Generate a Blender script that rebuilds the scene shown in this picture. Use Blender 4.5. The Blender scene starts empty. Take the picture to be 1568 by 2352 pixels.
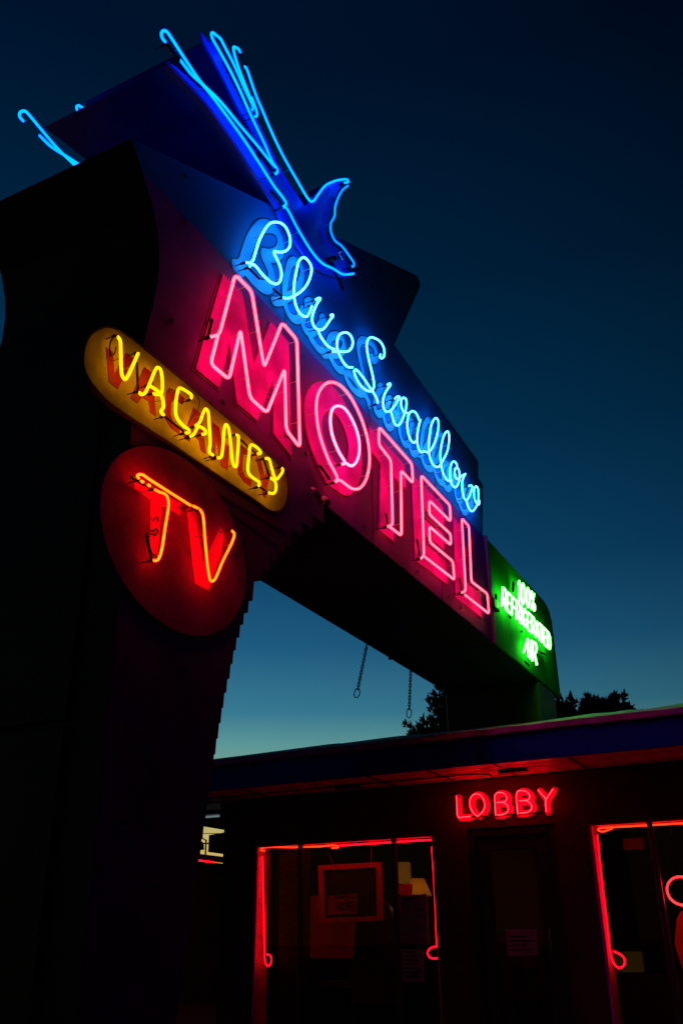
import bpy, math, random
import numpy as np
from mathutils import Vector, Matrix
from mathutils.geometry import tessellate_polygon
random.seed(7)
C = bpy.context.scene
R = math.radians

# ------------------------------------------------------------------ camera
FPX = 2060.14; CAM = Vector((0, 0, 1.1))
_y, _p, _r = R(26.939), R(25.636), R(-0.769)
_right = Vector((math.cos(_y), math.sin(_y), 0)); _fh = Vector((-math.sin(_y), math.cos(_y), 0))
FWD = _fh*math.cos(_p)+Vector((0, 0, 1))*math.sin(_p)
_up = -_fh*math.sin(_p)+Vector((0, 0, 1))*math.cos(_p)
RT = _right*math.cos(_r)+_up*math.sin(_r); UP = -_right*math.sin(_r)+_up*math.cos(_r)
cd = bpy.data.cameras.new('camera'); cam = bpy.data.objects.new('camera', cd); C.collection.objects.link(cam)
cd.sensor_fit = 'VERTICAL'; cd.sensor_height = 36; cd.lens = FPX/2352*36; cd.clip_end = 2000; cd.clip_start = .05
m = Matrix((RT, UP, -FWD)).transposed().to_4x4(); m.translation = CAM; cam.matrix_world = m
C.camera = cam

# ------------------------------------------------------------------ world (dusk sky after sunset: no sun lamp left)
def lin(c):
    return tuple(((v/255)/12.92 if v/255 <= .04045 else ((v/255+.055)/1.055)**2.4) for v in c)
W = bpy.data.worlds.new("World"); C.world = W; W.use_nodes = True
nt = W.node_tree; N = nt.nodes; Lk = nt.links; N.clear()
def nd(t, **k):
    n = N.new(t)
    for a, b in k.items(): setattr(n, a, b)
    return n
out = nd('ShaderNodeOutputWorld'); bg = nd('ShaderNodeBackground'); tc = nd('ShaderNodeTexCoord')
sep = nd('ShaderNodeSeparateXYZ'); Lk.new(tc.outputs['Generated'], sep.inputs[0])
asn = nd('ShaderNodeMath', operation='ARCSINE'); Lk.new(sep.outputs['Z'], asn.inputs[0])
dv = nd('ShaderNodeMath', operation='DIVIDE'); dv.inputs[1].default_value = math.pi/2; Lk.new(asn.outputs[0], dv.inputs[0])
ramp = nd('ShaderNodeValToRGB'); Lk.new(dv.outputs[0], ramp.inputs[0])
stops = [(0, (225, 150, 70)), (3, (215, 165, 85)), (5.6, (196, 176, 104)), (8.5, (132, 160, 132)), (11, (92, 150, 150)), (13, (56, 120, 144)),
         (17, (30, 90, 127)), (22, (14, 68, 105)), (30, (3, 50, 82)), (40, (0, 33, 61)), (52, (0, 18, 42)), (90, (0, 8, 20))]
cr = ramp.color_ramp
while len(cr.elements) < len(stops): cr.elements.new(.5)
for e, (a, c) in zip(cr.elements, stops):
    e.position = a/90; e.color = (*lin(c), 1)
az = Vector((math.sin(R(-50)), math.cos(R(-50)), 0))
flat = nd('ShaderNodeVectorMath', operation='MULTIPLY'); flat.inputs[1].default_value = (1, 1, 0); Lk.new(tc.outputs['Generated'], flat.inputs[0])
nrm = nd('ShaderNodeVectorMath', operation='NORMALIZE'); Lk.new(flat.outputs[0], nrm.inputs[0])
dot = nd('ShaderNodeVectorMath', operation='DOT_PRODUCT'); dot.inputs[1].default_value = az; Lk.new(nrm.outputs[0], dot.inputs[0])
mr = nd('ShaderNodeValToRGB'); ma = nd('ShaderNodeMath', operation='MULTIPLY_ADD'); ma.inputs[1].default_value = .5; ma.inputs[2].default_value = .5
Lk.new(dot.outputs['Value'], ma.inputs[0]); Lk.new(ma.outputs[0], mr.inputs[0])
gr = mr.color_ramp                         # the eastern sky is nearly night, the glow is over the left
while len(gr.elements) < 5: gr.elements.new(.5)
for e, (a, v) in zip(gr.elements, ((-1, .02), (.1, .06), (.62, .44), (.85, .85), (1, 1.08))): e.position = (a+1)/2; e.color = (v, v, v, 1)
sc = nd('ShaderNodeVectorMath', operation='SCALE'); Lk.new(ramp.outputs[0], sc.inputs[0]); Lk.new(mr.outputs[0], sc.inputs['Scale'])
Lk.new(sc.outputs[0], bg.inputs[0]); bg.inputs[1].default_value = 1.0; Lk.new(bg.outputs[0], out.inputs[0])

# ------------------------------------------------------------------ render / exposure
C.view_settings.view_transform = 'Standard'; C.view_settings.look = 'None'; C.view_settings.exposure = 0; C.view_settings.gamma = 1
C.render.engine = 'CYCLES'
cy = C.cycles; cy.use_denoising = True; cy.max_bounces = 5; cy.diffuse_bounces = 3; cy.glossy_bounces = 3; cy.transparent_max_bounces = 8
cy.sample_clamp_indirect = 4; cy.caustics_reflective = False; cy.caustics_refractive = False
try: cy.use_light_tree = True
except Exception: pass

# ------------------------------------------------------------------ photo pixel -> point on a real plane of the place
def ray(x, y): return FWD+RT*((x-784)/FPX)+UP*((1176-y)/FPX)
def onX(x, y, X): v = ray(x, y); return CAM+v*(X/v.x)
def onY(x, y, Y): v = ray(x, y); return CAM+v*(Y/v.y)
def onZ(x, y, Z): v = ray(x, y); return CAM+v*((Z-CAM.z)/v.z)
def Z(x0, y0, s, pts): return [(x0+a/s, y0+b/s) for a, b in pts]

# ------------------------------------------------------------------ materials
def newmat(name):
    m = bpy.data.materials.new(name); m.use_nodes = True; return m, m.node_tree.nodes, m.node_tree.links, m.node_tree.nodes['Principled BSDF']
def paint(name, col, rough=.45, var=.25, scale=3., bump=.15, metal=0., bscale=None, grooves=None, spec=.5):
    m, n, l, b = newmat(name)
    b.inputs['Roughness'].default_value = rough; b.inputs['Metallic'].default_value = metal; b.inputs['Specular IOR Level'].default_value = spec
    t = n.new('ShaderNodeTexCoord'); no = n.new('ShaderNodeTexNoise'); no.inputs['Scale'].default_value = scale; no.inputs['Detail'].default_value = 8
    no.inputs['Roughness'].default_value = .65
    l.new(t.outputs['Object'], no.inputs['Vector'])
    mx = n.new('ShaderNodeMix'); mx.data_type = 'RGBA'; mx.inputs[6].default_value = (*[c*(1-var) for c in col], 1); mx.inputs[7].default_value = (*[min(1, c*(1+var)) for c in col], 1)
    cr = n.new('ShaderNodeMapRange'); cr.inputs[1].default_value = .35; cr.inputs[2].default_value = .65; l.new(no.outputs[0], cr.inputs[0])
    l.new(cr.outputs[0], mx.inputs[0]); l.new(mx.outputs[2], b.inputs['Base Color'])
    n2 = n.new('ShaderNodeTexNoise'); n2.inputs['Scale'].default_value = bscale or scale*2.3; n2.inputs['Detail'].default_value = 4; l.new(t.outputs['Object'], n2.inputs['Vector'])
    bp = n.new('ShaderNodeBump'); bp.inputs['Strength'].default_value = bump; bp.inputs['Distance'].default_value = .02
    l.new(n2.outputs[0], bp.inputs['Height']); l.new(bp.outputs[0], b.inputs['Normal'])
    rr = n.new('ShaderNodeMapRange'); rr.inputs[3].default_value = max(.05, rough-.12); rr.inputs[4].default_value = min(1, rough+.15); l.new(no.outputs[0], rr.inputs[0]); l.new(rr.outputs[0], b.inputs['Roughness'])
    return m
def neon(name, col, strength=1.):
    """lit gas tube: slightly uneven brightness along the glass"""
    m = bpy.data.materials.new(name); m.use_nodes = True; n = m.node_tree.nodes; l = m.node_tree.links; n.clear()
    o = n.new('ShaderNodeOutputMaterial'); e = n.new('ShaderNodeEmission'); e.inputs[0].default_value = (*col, 1)
    t = n.new('ShaderNodeTexCoord'); no = n.new('ShaderNodeTexNoise'); no.inputs['Scale'].default_value = 2.5; l.new(t.outputs['Object'], no.inputs['Vector'])
    r = n.new('ShaderNodeMapRange'); r.inputs[1].default_value = .3; r.inputs[2].default_value = .7; r.inputs[3].default_value = .85*strength; r.inputs[4].default_value = 1.15*strength
    l.new(no.outputs[0], r.inputs[0]); l.new(r.outputs[0], e.inputs[1]); l.new(e.outputs[0], o.inputs[0])
    return m
M = {}
# sign cabinet: blue paint above the lettering line, maroon-violet below it (a real painted band)
def two_tone():
    m = paint('sign_paint', (.13, .0015, .36), .55, .35, 2.2, .18, spec=.08)
    n = m.node_tree.nodes; l = m.node_tree.links; b = n['Principled BSDF']
    lower = b.inputs['Base Color'].links[0].from_socket
    g = n.new('ShaderNodeNewGeometry'); s = n.new('ShaderNodeSeparateXYZ'); l.new(g.outputs['Position'], s.inputs[0])
    mr = n.new('ShaderNodeMapRange'); mr.inputs[1].default_value = 5.235; mr.inputs[2].default_value = 5.25; l.new(s.outputs['Z'], mr.inputs[0])
    mx = n.new('ShaderNodeMix'); mx.data_type = 'RGBA'; l.new(mr.outputs[0], mx.inputs[0]); l.new(lower, mx.inputs[6])
    no = n.new('ShaderNodeTexNoise'); no.inputs['Scale'].default_value = 2.0; no.inputs['Detail'].default_value = 6
    c = n.new('ShaderNodeMix'); c.data_type = 'RGBA'; c.inputs[6].default_value = (.003, .15, .45, 1); c.inputs[7].default_value = (.005, .21, .6, 1); l.new(no.outputs[0], c.inputs[0])
    l.new(c.outputs[2], mx.inputs[7]); l.new(mx.outputs[2], b.inputs['Base Color'])
    return m
M['cab'] = two_tone()
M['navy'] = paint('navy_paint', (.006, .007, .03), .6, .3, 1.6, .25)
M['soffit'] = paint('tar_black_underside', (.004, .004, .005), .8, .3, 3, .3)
M['green'] = paint('green_paint', (.0005, .2, .012), .65, .35, 2.2, .12, spec=.02)
M['legp'] = paint('dark_green_leg_paint', (.008, .04, .02), .5, .2, 3, .1)
M['greentrim'] = paint('violet_trim', (.08, .03, .2), .4, .2, 3, .1)
M['birdblue'] = paint('swallow_blue_paint', (.002, .09, .8), .38, .25, 3, .12)
M['birdshade'] = paint('shaded_swallow_underside_blue', (.001, .014, .2), .5, .25, 3, .15)  # swallow blue with the shade of the underside put into the colour
M['scriptfill'] = paint('pale_blue_lettering_paint', (.01, .42, .92), .5, .2, 5, .08)
M['scriptline'] = paint('dark_blue_lettering_outline', (.008, .012, .05), .5, .2, 5, .05)
M['red'] = paint('red_letter_paint', (.85, .001, .8), .6, .2, 4, .1, spec=.03)
M['magenta'] = paint('motel_letter_paint', (.46, .001, .75), .6, .3, 3, .12, spec=.03)
M['wine'] = paint('dark_letter_outline', (.07, .001, .02), .5, .2, 4, .05)
M['pin'] = paint('frosted_glass_standoff', (.4, .4, .42), .3, .1, 20, 0)
M['darkred'] = paint('old_red_lettering_paint', (.42, .008, .005), .5, .3, 6, .1)
M['yellow'] = paint('yellow_board_paint', (.74, .74, .005), .5, .3, 3, .15, spec=.2)
M['brown'] = paint('rusty_board_rim', (.07, .03, .015), .6, .4, 12, .3)
M['disc'] = paint('maroon_disc_paint', (.32, .001, .4), .6, .35, 3.5, .2, spec=.04)
M['black'] = paint('black_tube_coating', (.006, .006, .007), .35, .2, 20, .05)
M['steel'] = paint('galvanised_metal', (.25, .25, .27), .4, .2, 20, .1, metal=.8)
M['rust'] = paint('rusty_chain_iron', (.05, .035, .03), .7, .4, 40, .2, metal=.3)
M['wall'] = paint('stucco_wall', (.05, .006, .02), .85, .3, 4, .6, bscale=60)
M['fascia'] = paint('blue_fascia_paint', (.001, .02, .32), .6, .25, 2.5, .15, spec=.1)
M['drip'] = paint('pink_roof_edge_paint', (.45, .04, .34), .5, .3, 6, .2)
M['roof'] = paint('weathered_roof_felt', (.4, .42, .4), .85, .25, 8, .6, bscale=50)
M['boards'] = paint('eave_board_paint', (.8, .1, .3), .34, .35, 7, .15)
M['frame'] = paint('window_frame_paint', (.7, .02, .5), .5, .2, 8, .1)
M['mull'] = paint('mullion_paint', (.03, .012, .05), .45, .2, 8, .1)
M['door'] = paint('dark_door_paint', (.007, .004, .01), .4, .2, 8, .1)
M['room'] = paint('lobby_room_wall', (.03, .012, .008), .8, .25, 2, .1)
M['blind'] = paint('slatted_blind', (.06, .02, .02), .7, .2, 4, .1)
M['wood'] = paint('dark_wood', (.02, .009, .006), .45, .3, 9, .1)
M['card'] = paint('pale_card', (.5, .08, .08), .7, .12, 4, .03)
M['paper'] = paint('notice_paper', (.32, .13, .36), .8, .12, 4, .03)
M['ink'] = paint('printed_ink', (.03, .02, .05), .8, .2, 6, 0)
M['pframe'] = paint('picture_frame_paint', (.6, .06, .08), .45, .25, 8, .1)
M['asphalt'] = paint('asphalt_ground', (.05, .05, .05), .9, .3, 8, .5, bscale=80)
M['concrete'] = paint('concrete_pavement', (.3, .29, .27), .85, .2, 5, .3, bscale=40)
M['leaf'] = paint('cedar_foliage', (.05, .07, .04), .7, .5, 5, .1)
M['bark'] = paint('tree_bark', (.1, .07, .05), .85, .3, 12, .6)
M['farwall'] = paint('distant_block_wall', (.06, .06, .08), .8, .2, 1, .1)
M['brass'] = paint('warm_brass', (.5, .33, .12), .35, .2, 12, .05, metal=.9)
M['n_pink'] = neon('pink_neon', (12, .42, .54))
M['n_pink_hot'] = neon('white_pink_neon', (12, .78, 1.0))
M['n_script'] = neon('ice_blue_neon', (.5, 4.2, 11))
M['n_bird'] = neon('cyan_neon', (.0, .68, 8.0))
M['n_bird_dim'] = neon('dim_cyan_neon', (.0, .42, 2.2))
M['n_yel'] = neon('yellow_neon', (4.4, 1.3, .002))
M['n_tv'] = neon('orange_red_neon', (14.0, .58, .015))
M['n_green'] = neon('green_white_neon', (1.1, 14, 1.1))
M['n_red'] = neon('red_neon', (24, .14, .14))
M['n_win'] = neon('crimson_window_neon', (12.0, .015, .05))
M['n_orange'] = neon('orange_window_neon', (10.0, .16, .03))
def glassmat():
    m = bpy.data.materials.new('window_glass'); m.use_nodes = True; n = m.node_tree.nodes; l = m.node_tree.links; n.clear()
    o = n.new('ShaderNodeOutputMaterial'); mx = n.new('ShaderNodeMixShader'); mx.inputs[0].default_value = .035
    t = n.new('ShaderNodeBsdfTransparent'); t.inputs[0].default_value = (.8, .8, .82, 1); g = n.new('ShaderNodeBsdfGlossy'); g.inputs['Roughness'].default_value = .02
    l.new(t.outputs[0], mx.inputs[1]); l.new(g.outputs[0], mx.inputs[2]); l.new(mx.outputs[0], o.inputs[0]); return m
M['glass'] = glassmat()
def haloshell(name, col):  # see-through sleeve with its own emission, the tube's halo built as a shell
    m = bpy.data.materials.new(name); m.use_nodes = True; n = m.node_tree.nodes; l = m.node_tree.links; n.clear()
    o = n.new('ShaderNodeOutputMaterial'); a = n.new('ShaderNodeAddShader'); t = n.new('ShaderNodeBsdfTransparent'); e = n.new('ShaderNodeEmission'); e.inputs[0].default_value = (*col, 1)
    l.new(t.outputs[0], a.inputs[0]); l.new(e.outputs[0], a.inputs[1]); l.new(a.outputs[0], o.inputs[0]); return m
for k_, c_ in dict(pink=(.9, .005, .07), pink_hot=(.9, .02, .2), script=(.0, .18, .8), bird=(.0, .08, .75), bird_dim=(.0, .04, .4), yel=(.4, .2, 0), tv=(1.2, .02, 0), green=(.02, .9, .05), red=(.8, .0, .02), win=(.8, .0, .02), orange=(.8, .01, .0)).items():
    M['g_'+k_] = haloshell('tube_halo_shell_'+k_, c_)
def clearglass():
    m, n, l, b = newmat('clear_bulb_glass'); b.inputs['Transmission Weight'].default_value = 1; b.inputs['Roughness'].default_value = .02; b.inputs['Base Color'].default_value = (.9, .95, .9, 1); return m
M['bulb'] = clearglass()
M['n_lamp'] = neon('warm_lamp_shade_glow', (.3, .11, .01))
def translucent():
    m, n, l, b = newmat('cream_lamp_shade_cloth'); t = n.new('ShaderNodeBsdfTranslucent'); t.inputs[0].default_value = (.7, .36, .07, 1)
    mx = n.new('ShaderNodeMixShader'); mx.inputs[0].default_value = .7; b.inputs['Base Color'].default_value = (.5, .32, .12, 1); b.inputs['Roughness'].default_value = .9
    l.new(b.outputs[0], mx.inputs[1]); l.new(t.outputs[0], mx.inputs[2]); l.new(mx.outputs[0], n['Material Output'].inputs[0]); return m
M['shade'] = translucent(); M['n_blb'] = neon('warm_bulb', (14, 7, 1.6))
M['n_deskglow'] = neon('amber_desk_glow', (.022, .011, .0008))  # added glow for the lit patch on the desk
M['n_lantern'] = neon('warm_wall_light_glow', (.11, .038, .004))
M['n_fix'] = neon('pale_tube_light', (.12, .17, .17))

# ------------------------------------------------------------------ geometry helpers
class MB:
    def __init__(s): s.v = []; s.f = []; s.sm = []
    def add(s, vs, fs, smooth=False):
        o = len(s.v); s.v += [tuple(v) for v in vs]; s.f += [tuple(i+o for i in f) for f in fs]; s.sm += [smooth]*len(fs); return s
    def box(s, x0, y0, z0, x1, y1, z1, bev=0.):
        if x1 < x0: x0, x1 = x1, x0
        if y1 < y0: y0, y1 = y1, y0
        if z1 < z0: z0, z1 = z1, z0
        b = min(bev, (x1-x0)/2.01, (y1-y0)/2.01, (z1-z0)/2.01)
        if b <= 0:
            return s.add([(x, y, z) for x in (x0, x1) for y in (y0, y1) for z in (z0, z1)], [(0, 1, 3, 2), (4, 6, 7, 5), (0, 4, 5, 1), (2, 3, 7, 6), (0, 2, 6, 4), (1, 5, 7, 3)])
        xs = (x0, x1); ys = (y0, y1); zs = (z0, z1); vs = []; idx = {}
        for i in (0, 1):
            for j in (0, 1):
                for k in (0, 1):
                    dx, dy, dz = (b if i == 0 else -b), (b if j == 0 else -b), (b if k == 0 else -b)
                    for a, p in enumerate(((xs[i], ys[j]+dy, zs[k]+dz), (xs[i]+dx, ys[j], zs[k]+dz), (xs[i]+dx, ys[j]+dy, zs[k]))):
                        idx[i, j, k, a] = len(vs); vs.append(p)
        fs = []
        for i in (0, 1): fs.append([idx[i, 0, 0, 0], idx[i, 1, 0, 0], idx[i, 1, 1, 0], idx[i, 0, 1, 0]])
        for j in (0, 1): fs.append([idx[0, j, 0, 1], idx[1, j, 0, 1], idx[1, j, 1, 1], idx[0, j, 1, 1]])
        for k in (0, 1): fs.append([idx[0, 0, k, 2], idx[1, 0, k, 2], idx[1, 1, k, 2], idx[0, 1, k, 2]])
        for j in (0, 1):
            for k in (0, 1): fs.append([idx[0, j, k, 1], idx[1, j, k, 1], idx[1, j, k, 2], idx[0, j, k, 2]])
        for i in (0, 1):
            for k in (0, 1): fs.append([idx[i, 0, k, 0], idx[i, 1, k, 0], idx[i, 1, k, 2], idx[i, 0, k, 2]])
        for i in (0, 1):
            for j in (0, 1): fs.append([idx[i, j, 0, 0], idx[i, j, 1, 0], idx[i, j, 1, 1], idx[i, j, 0, 1]])
        for i in (0, 1):
            for j in (0, 1):
                for k in (0, 1): fs.append([idx[i, j, k, 0], idx[i, j, k, 1], idx[i, j, k, 2]])
        return s.add(vs, fs)
    def tube(s, pts, r, n=8, closed=False, caps=True, radii=None):
        pts = [Vector(p) for p in pts]; L = len(pts)
        if L < 2: return s
        tans = []
        for i in range(L):
            if closed: t = pts[(i+1) % L]-pts[i-1]
            else: t = pts[min(i+1, L-1)]-pts[max(i-1, 0)]
            tans.append(t.normalized() if t.length > 1e-9 else Vector((0, 0, 1)))
        a = Vector((1, 0, 0)) if abs(tans[0].x) < .8 else Vector((0, 0, 1))
        nrm = (a-tans[0]*a.dot(tans[0])).normalized(); vs = []; rings = []
        rad = radii or [r]*L
        seq = [(pts[i], tans[i], rad[i]) for i in range(L)]
        if caps and not closed and not radii:
            seq = [(pts[0]-tans[0]*r*.9, tans[0], r*.4), (pts[0]-tans[0]*r*.5, tans[0], r*.85)]+seq+[(pts[-1]+tans[-1]*r*.5, tans[-1], r*.85), (pts[-1]+tans[-1]*r*.9, tans[-1], r*.4)]
        for p, t, q in seq:
            nrm = (nrm-t*nrm.dot(t)); nrm = nrm.normalized() if nrm.length > 1e-6 else t.orthogonal().normalized()
            bi = t.cross(nrm)
            rings.append(len(vs))
            for k in range(n):
                an = 2*math.pi*k/n; vs.append(p+nrm*(q*math.cos(an))+bi*(q*math.sin(an)))
        fs = []
        for i in range(len(rings)-1):
            for k in range(n): fs.append((rings[i]+k, rings[i]+(k+1) % n, rings[i+1]+(k+1) % n, rings[i+1]+k))
        if closed:
            for k in range(n): fs.append((rings[-1]+k, rings[-1]+(k+1) % n, rings[0]+(k+1) % n, rings[0]+k))
        elif caps:
            fs.append(tuple(reversed(range(n)))); fs.append(tuple(rings[-1]+k for k in range(n)))
        return s.add(vs, fs, True)
    def prism(s, loops, x0, x1, axis='X', sides=True):
        """loops: list of 2-D loops (outer first); extruded along axis between x0 (back) and x1 (front)"""
        if isinstance(loops[0][0], (int, float)): loops = [loops]
        def P(p, h):
            return {'X': (h, p[0], p[1]), 'Y': (p[0], h, p[1]), 'Z': (p[0], p[1], h)}[axis]
        flat = [p for l in loops for p in l]
        tris = tessellate_polygon([[Vector((p[0], p[1], 0)) for p in l] for l in loops])
        n = len(flat); vs = [P(p, x0) for p in flat]+[P(p, x1) for p in flat]; fs = []
        for t in tris: fs.append(tuple(t)); fs.append(tuple(i+n for i in reversed(t)))
        if sides:
            o = 0
            for l in loops:
                k = len(l)
                for i in range(k): fs.append((o+i, o+(i+1) % k, n+o+(i+1) % k, n+o+i))
                o += k
        return s.add(vs, fs)
    def lathe(s, c, prof, n=20):
        vs = [(c[0]+r*math.cos(2*math.pi*k/n), c[1]+r*math.sin(2*math.pi*k/n), c[2]+z) for r, z in prof for k in range(n)]
        fs = [(i*n+k, i*n+(k+1) % n, (i+1)*n+(k+1) % n, (i+1)*n+k) for i in range(len(prof)-1) for k in range(n)]
        return s.add(vs, fs, True)
WL = {}
def empty(name, loc=(0, 0, 0), label=None, cat=None, group=None):
    o = bpy.data.objects.new(name, None); C.collection.objects.link(o); o.location = loc; WL[o.name] = Vector(loc); o.empty_display_size = .2
    tag(o, label, cat, group); return o
def tag(o, label=None, cat=None, group=None, kind=None):
    if label: o['label'] = label
    if cat: o['category'] = cat
    if group: o['group'] = group
    if kind: o['kind'] = kind
    return o
def obj(name, mb, mat, parent=None, label=None):
    me = bpy.data.meshes.new(name)
    vs = np.array(mb.v, float); lo, hi = vs.min(0), vs.max(0); c = (lo+hi)/2
    if parent is None: c[2] = lo[2]
    me.from_pydata((vs-c).tolist(), [], mb.f); me.update()
    me.polygons.foreach_set('use_smooth', mb.sm)
    if getattr(mb, 'mi', None): me.polygons.foreach_set('material_index', mb.mi)
    for mm in (mat if isinstance(mat, (list, tuple)) else [mat]): me.materials.append(M[mm] if isinstance(mm, str) else mm)
    import bmesh
    b = bmesh.new(); b.from_mesh(me); bmesh.ops.recalc_face_normals(b, faces=b.faces); b.to_mesh(me); b.free()
    o = bpy.data.objects.new(name, me); C.collection.objects.link(o)
    w = Vector(c); WL[o.name] = w
    if parent is not None:
        o.parent = parent; o.location = w-WL[parent.name]
    else: o.location = w
    if label: o['label'] = label
    return o

def smooth(pts, k=6, closed=False):
    P = [Vector(p) for p in pts]; n = len(P); o = []
    rng = range(n) if closed else range(n-1)
    for i in rng:
        p0 = P[(i-1) % n] if (closed or i > 0) else P[0]*2-P[1]
        p1 = P[i]; p2 = P[(i+1) % n]; p3 = P[(i+2) % n] if (closed or i+2 < n) else P[-1]*2-P[-2]
        d1, d2, d3 = max((p1-p0).length, 1e-6)**.5, max((p2-p1).length, 1e-6)**.5, max((p3-p2).length, 1e-6)**.5
        m1 = ((p1-p0)/d1-(p2-p0)/(d1+d2)+(p2-p1)/d2)*d2; m2 = ((p2-p1)/d2-(p3-p1)/(d2+d3)+(p3-p2)/d3)*d2
        for j in range(k):
            t = j/k; t2 = t*t; t3 = t2*t
            o.append(p1*(2*t3-3*t2+1)+m1*(t3-2*t2+t)+p2*(-2*t3+3*t2)+m2*(t3-t2))
    if not closed: o.append(P[-1])
    return o
def fillet(pts, r, closed=False, k=5):
    P = [Vector(p) for p in pts]; n = len(P); o = []
    for i in range(n):
        if not closed and i in (0, n-1): o.append(P[i]); continue
        a, b, c = P[i-1], P[i], P[(i+1) % n]
        u = (a-b); v = (c-b); q = min(r, u.length*.45, v.length*.45)
        s, e = b+u.normalized()*q, b+v.normalized()*q
        for j in range(k+1):
            t = j/k; o.append(s*(1-t)**2+b*2*t*(1-t)+e*t*t)
    return o
def offset(poly, d):
    """grow a 2-D loop outward by d with limited mitres"""
    n = len(poly); A = sum(poly[i][0]*poly[(i+1) % n][1]-poly[(i+1) % n][0]*poly[i][1] for i in range(n)); sg = 1 if A > 0 else -1; o = []
    for i in range(n):
        a, b, c = Vector(poly[i-1][:2]), Vector(poly[i][:2]), Vector(poly[(i+1) % n][:2])
        e1 = (b-a).normalized(); e2 = (c-b).normalized()
        n1 = Vector((e1.y, -e1.x))*sg; n2 = Vector((e2.y, -e2.x))*sg
        h = n1+n2
        if h.length < 1e-4: h = n1
        h.normalize(); q = d/max(.45, h.dot(n1)); o.append(tuple(b+h*q))
    return o
def ribbon(mb, paths, w, plane, pos, res=.006):
    """filled band of half-width w round 2-D paths, contoured on a grid; lies in plane 'X' or 'Y' at pos"""
    seg = []
    for p in paths:
        for a, b in zip(p[:-1], p[1:]): seg.append((a[0], a[1], b[0], b[1]))
    S = np.array(seg); m = w+res*3
    x0, x1 = min(S[:, 0].min(), S[:, 2].min())-m, max(S[:, 0].max(), S[:, 2].max())+m
    y0, y1 = min(S[:, 1].min(), S[:, 3].min())-m, max(S[:, 1].max(), S[:, 3].max())+m
    nx, ny = int((x1-x0)/res)+2, int((y1-y0)/res)+2
    D = np.full((nx, ny), 9.)
    for ax, ay, bx, by in S:
        i0, i1 = max(0, int((min(ax, bx)-m-x0)/res)), min(nx, int((max(ax, bx)+m-x0)/res)+2)
        j0, j1 = max(0, int((min(ay, by)-m-y0)/res)), min(ny, int((max(ay, by)+m-y0)/res)+2)
        X = (x0+np.arange(i0, i1)*res)[:, None]; Y = (y0+np.arange(j0, j1)*res)[None, :]
        dx, dy = bx-ax, by-ay; L = dx*dx+dy*dy+1e-12
        t = np.clip(((X-ax)*dx+(Y-ay)*dy)/L, 0, 1)
        d = np.hypot(X-ax-t*dx, Y-ay-t*dy); D[i0:i1, j0:j1] = np.minimum(D[i0:i1, j0:j1], d)
    F = D-w; ins = F < 0
    def P(a, b): return (pos, a, b) if plane == 'X' else (a, pos, b)
    full = ins[:-1, :-1] & ins[1:, :-1] & ins[:-1, 1:] & ins[1:, 1:]
    anyi = (ins[:-1, :-1] | ins[1:, :-1] | ins[:-1, 1:] | ins[1:, 1:]) & ~full
    for i in range(nx-1):
        j = 0
        while j < ny-1:
            if full[i, j]:
                k = j
                while k < ny-1 and full[i, k]: k += 1
                a, b, c, d = x0+i*res, x0+(i+1)*res, y0+j*res, y0+k*res
                mb.add([P(a, c), P(b, c), P(b, d), P(a, d)], [(0, 1, 2, 3)]); j = k
            else: j += 1
    for i, j in zip(*np.nonzero(anyi)):
        q = [(i, j), (i+1, j), (i+1, j+1), (i, j+1)]; o = []
        for k in range(4):
            a, b = q[k], q[(k+1) % 4]; fa, fb = F[a], F[b]
            if fa < 0: o.append((x0+a[0]*res, y0+a[1]*res))
            if (fa < 0) != (fb < 0):
                t = fa/(fa-fb); o.append((x0+(a[0]+(b[0]-a[0])*t)*res, y0+(a[1]+(b[1]-a[1])*t)*res))
        if len(o) > 2: mb.add([P(*p) for p in o], [tuple(range(len(o)))])
def arclen(p): return sum((Vector(b)-Vector(a)).length for a, b in zip(p[:-1], p[1:]))
def neon_run(parent, path, r, mat, back, axis='X', sup=.38, ends=True, name='neon_tube', label=None, closed=False, n=8):
    """a lit tube (its own object) with black end fittings and glass stand-offs running back to the board behind it"""
    mb = MB().tube(path, r*.74, n, closed=closed); k = len(mb.f); mb.tube(path, r*1.14, n+2, closed=closed)   # glowing gas core inside an emissive shell that adds a halo
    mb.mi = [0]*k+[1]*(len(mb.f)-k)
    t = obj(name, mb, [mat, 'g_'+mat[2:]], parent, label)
    els = []; sus = []
    back_v = Vector((-1, 0, 0)) if axis == 'X' else Vector((0, 1, 0))
    if ends and not closed:
        for p, q in ((path[0], path[1]), (path[-1], path[-2])):
            p = Vector(p); d = (p-Vector(q)).normalized()
            e = p+back_v*back
            el = MB(); els.append(el); el.tube([p+d*r*.6, p+d*r*1.2+back_v*back*.15, p+d*r*1.3+back_v*back*.42, p+d*r*1.3+back_v*back*.5, e+d*r*1.3], r, 7, radii=[r*.98, r*.9, r*.85, r*.38, r*.38])
    if sup:
        acc = sup*.5
        for a, b in zip(path[:-1], path[1:]):
            a, b = Vector(a), Vector(b); L = (b-a).length
            while acc < L:
                p = a+(b-a)*(acc/max(L, 1e-9)); su = MB(); sus.append(su); su.tube([p+back_v*r*.8, p+back_v*back], .0026, 5, caps=False)
                tt = (b-a).normalized(); acc += sup
            acc -= L
    deep = parent is not None and parent.parent is not None   # already a part: keep to three levels
    host = parent if deep else t
    for el in els: obj('electrode', el, 'black', host)
    for su in sus: obj('tube_support', su, 'pin', host)
    return t

XF = -2.8; XB = -4.03          # front and rear face of the big sign
def YZ(pts, X=XF): return [(onX(x, y, X).y, onX(x, y, X).z) for x, y in pts]

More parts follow.
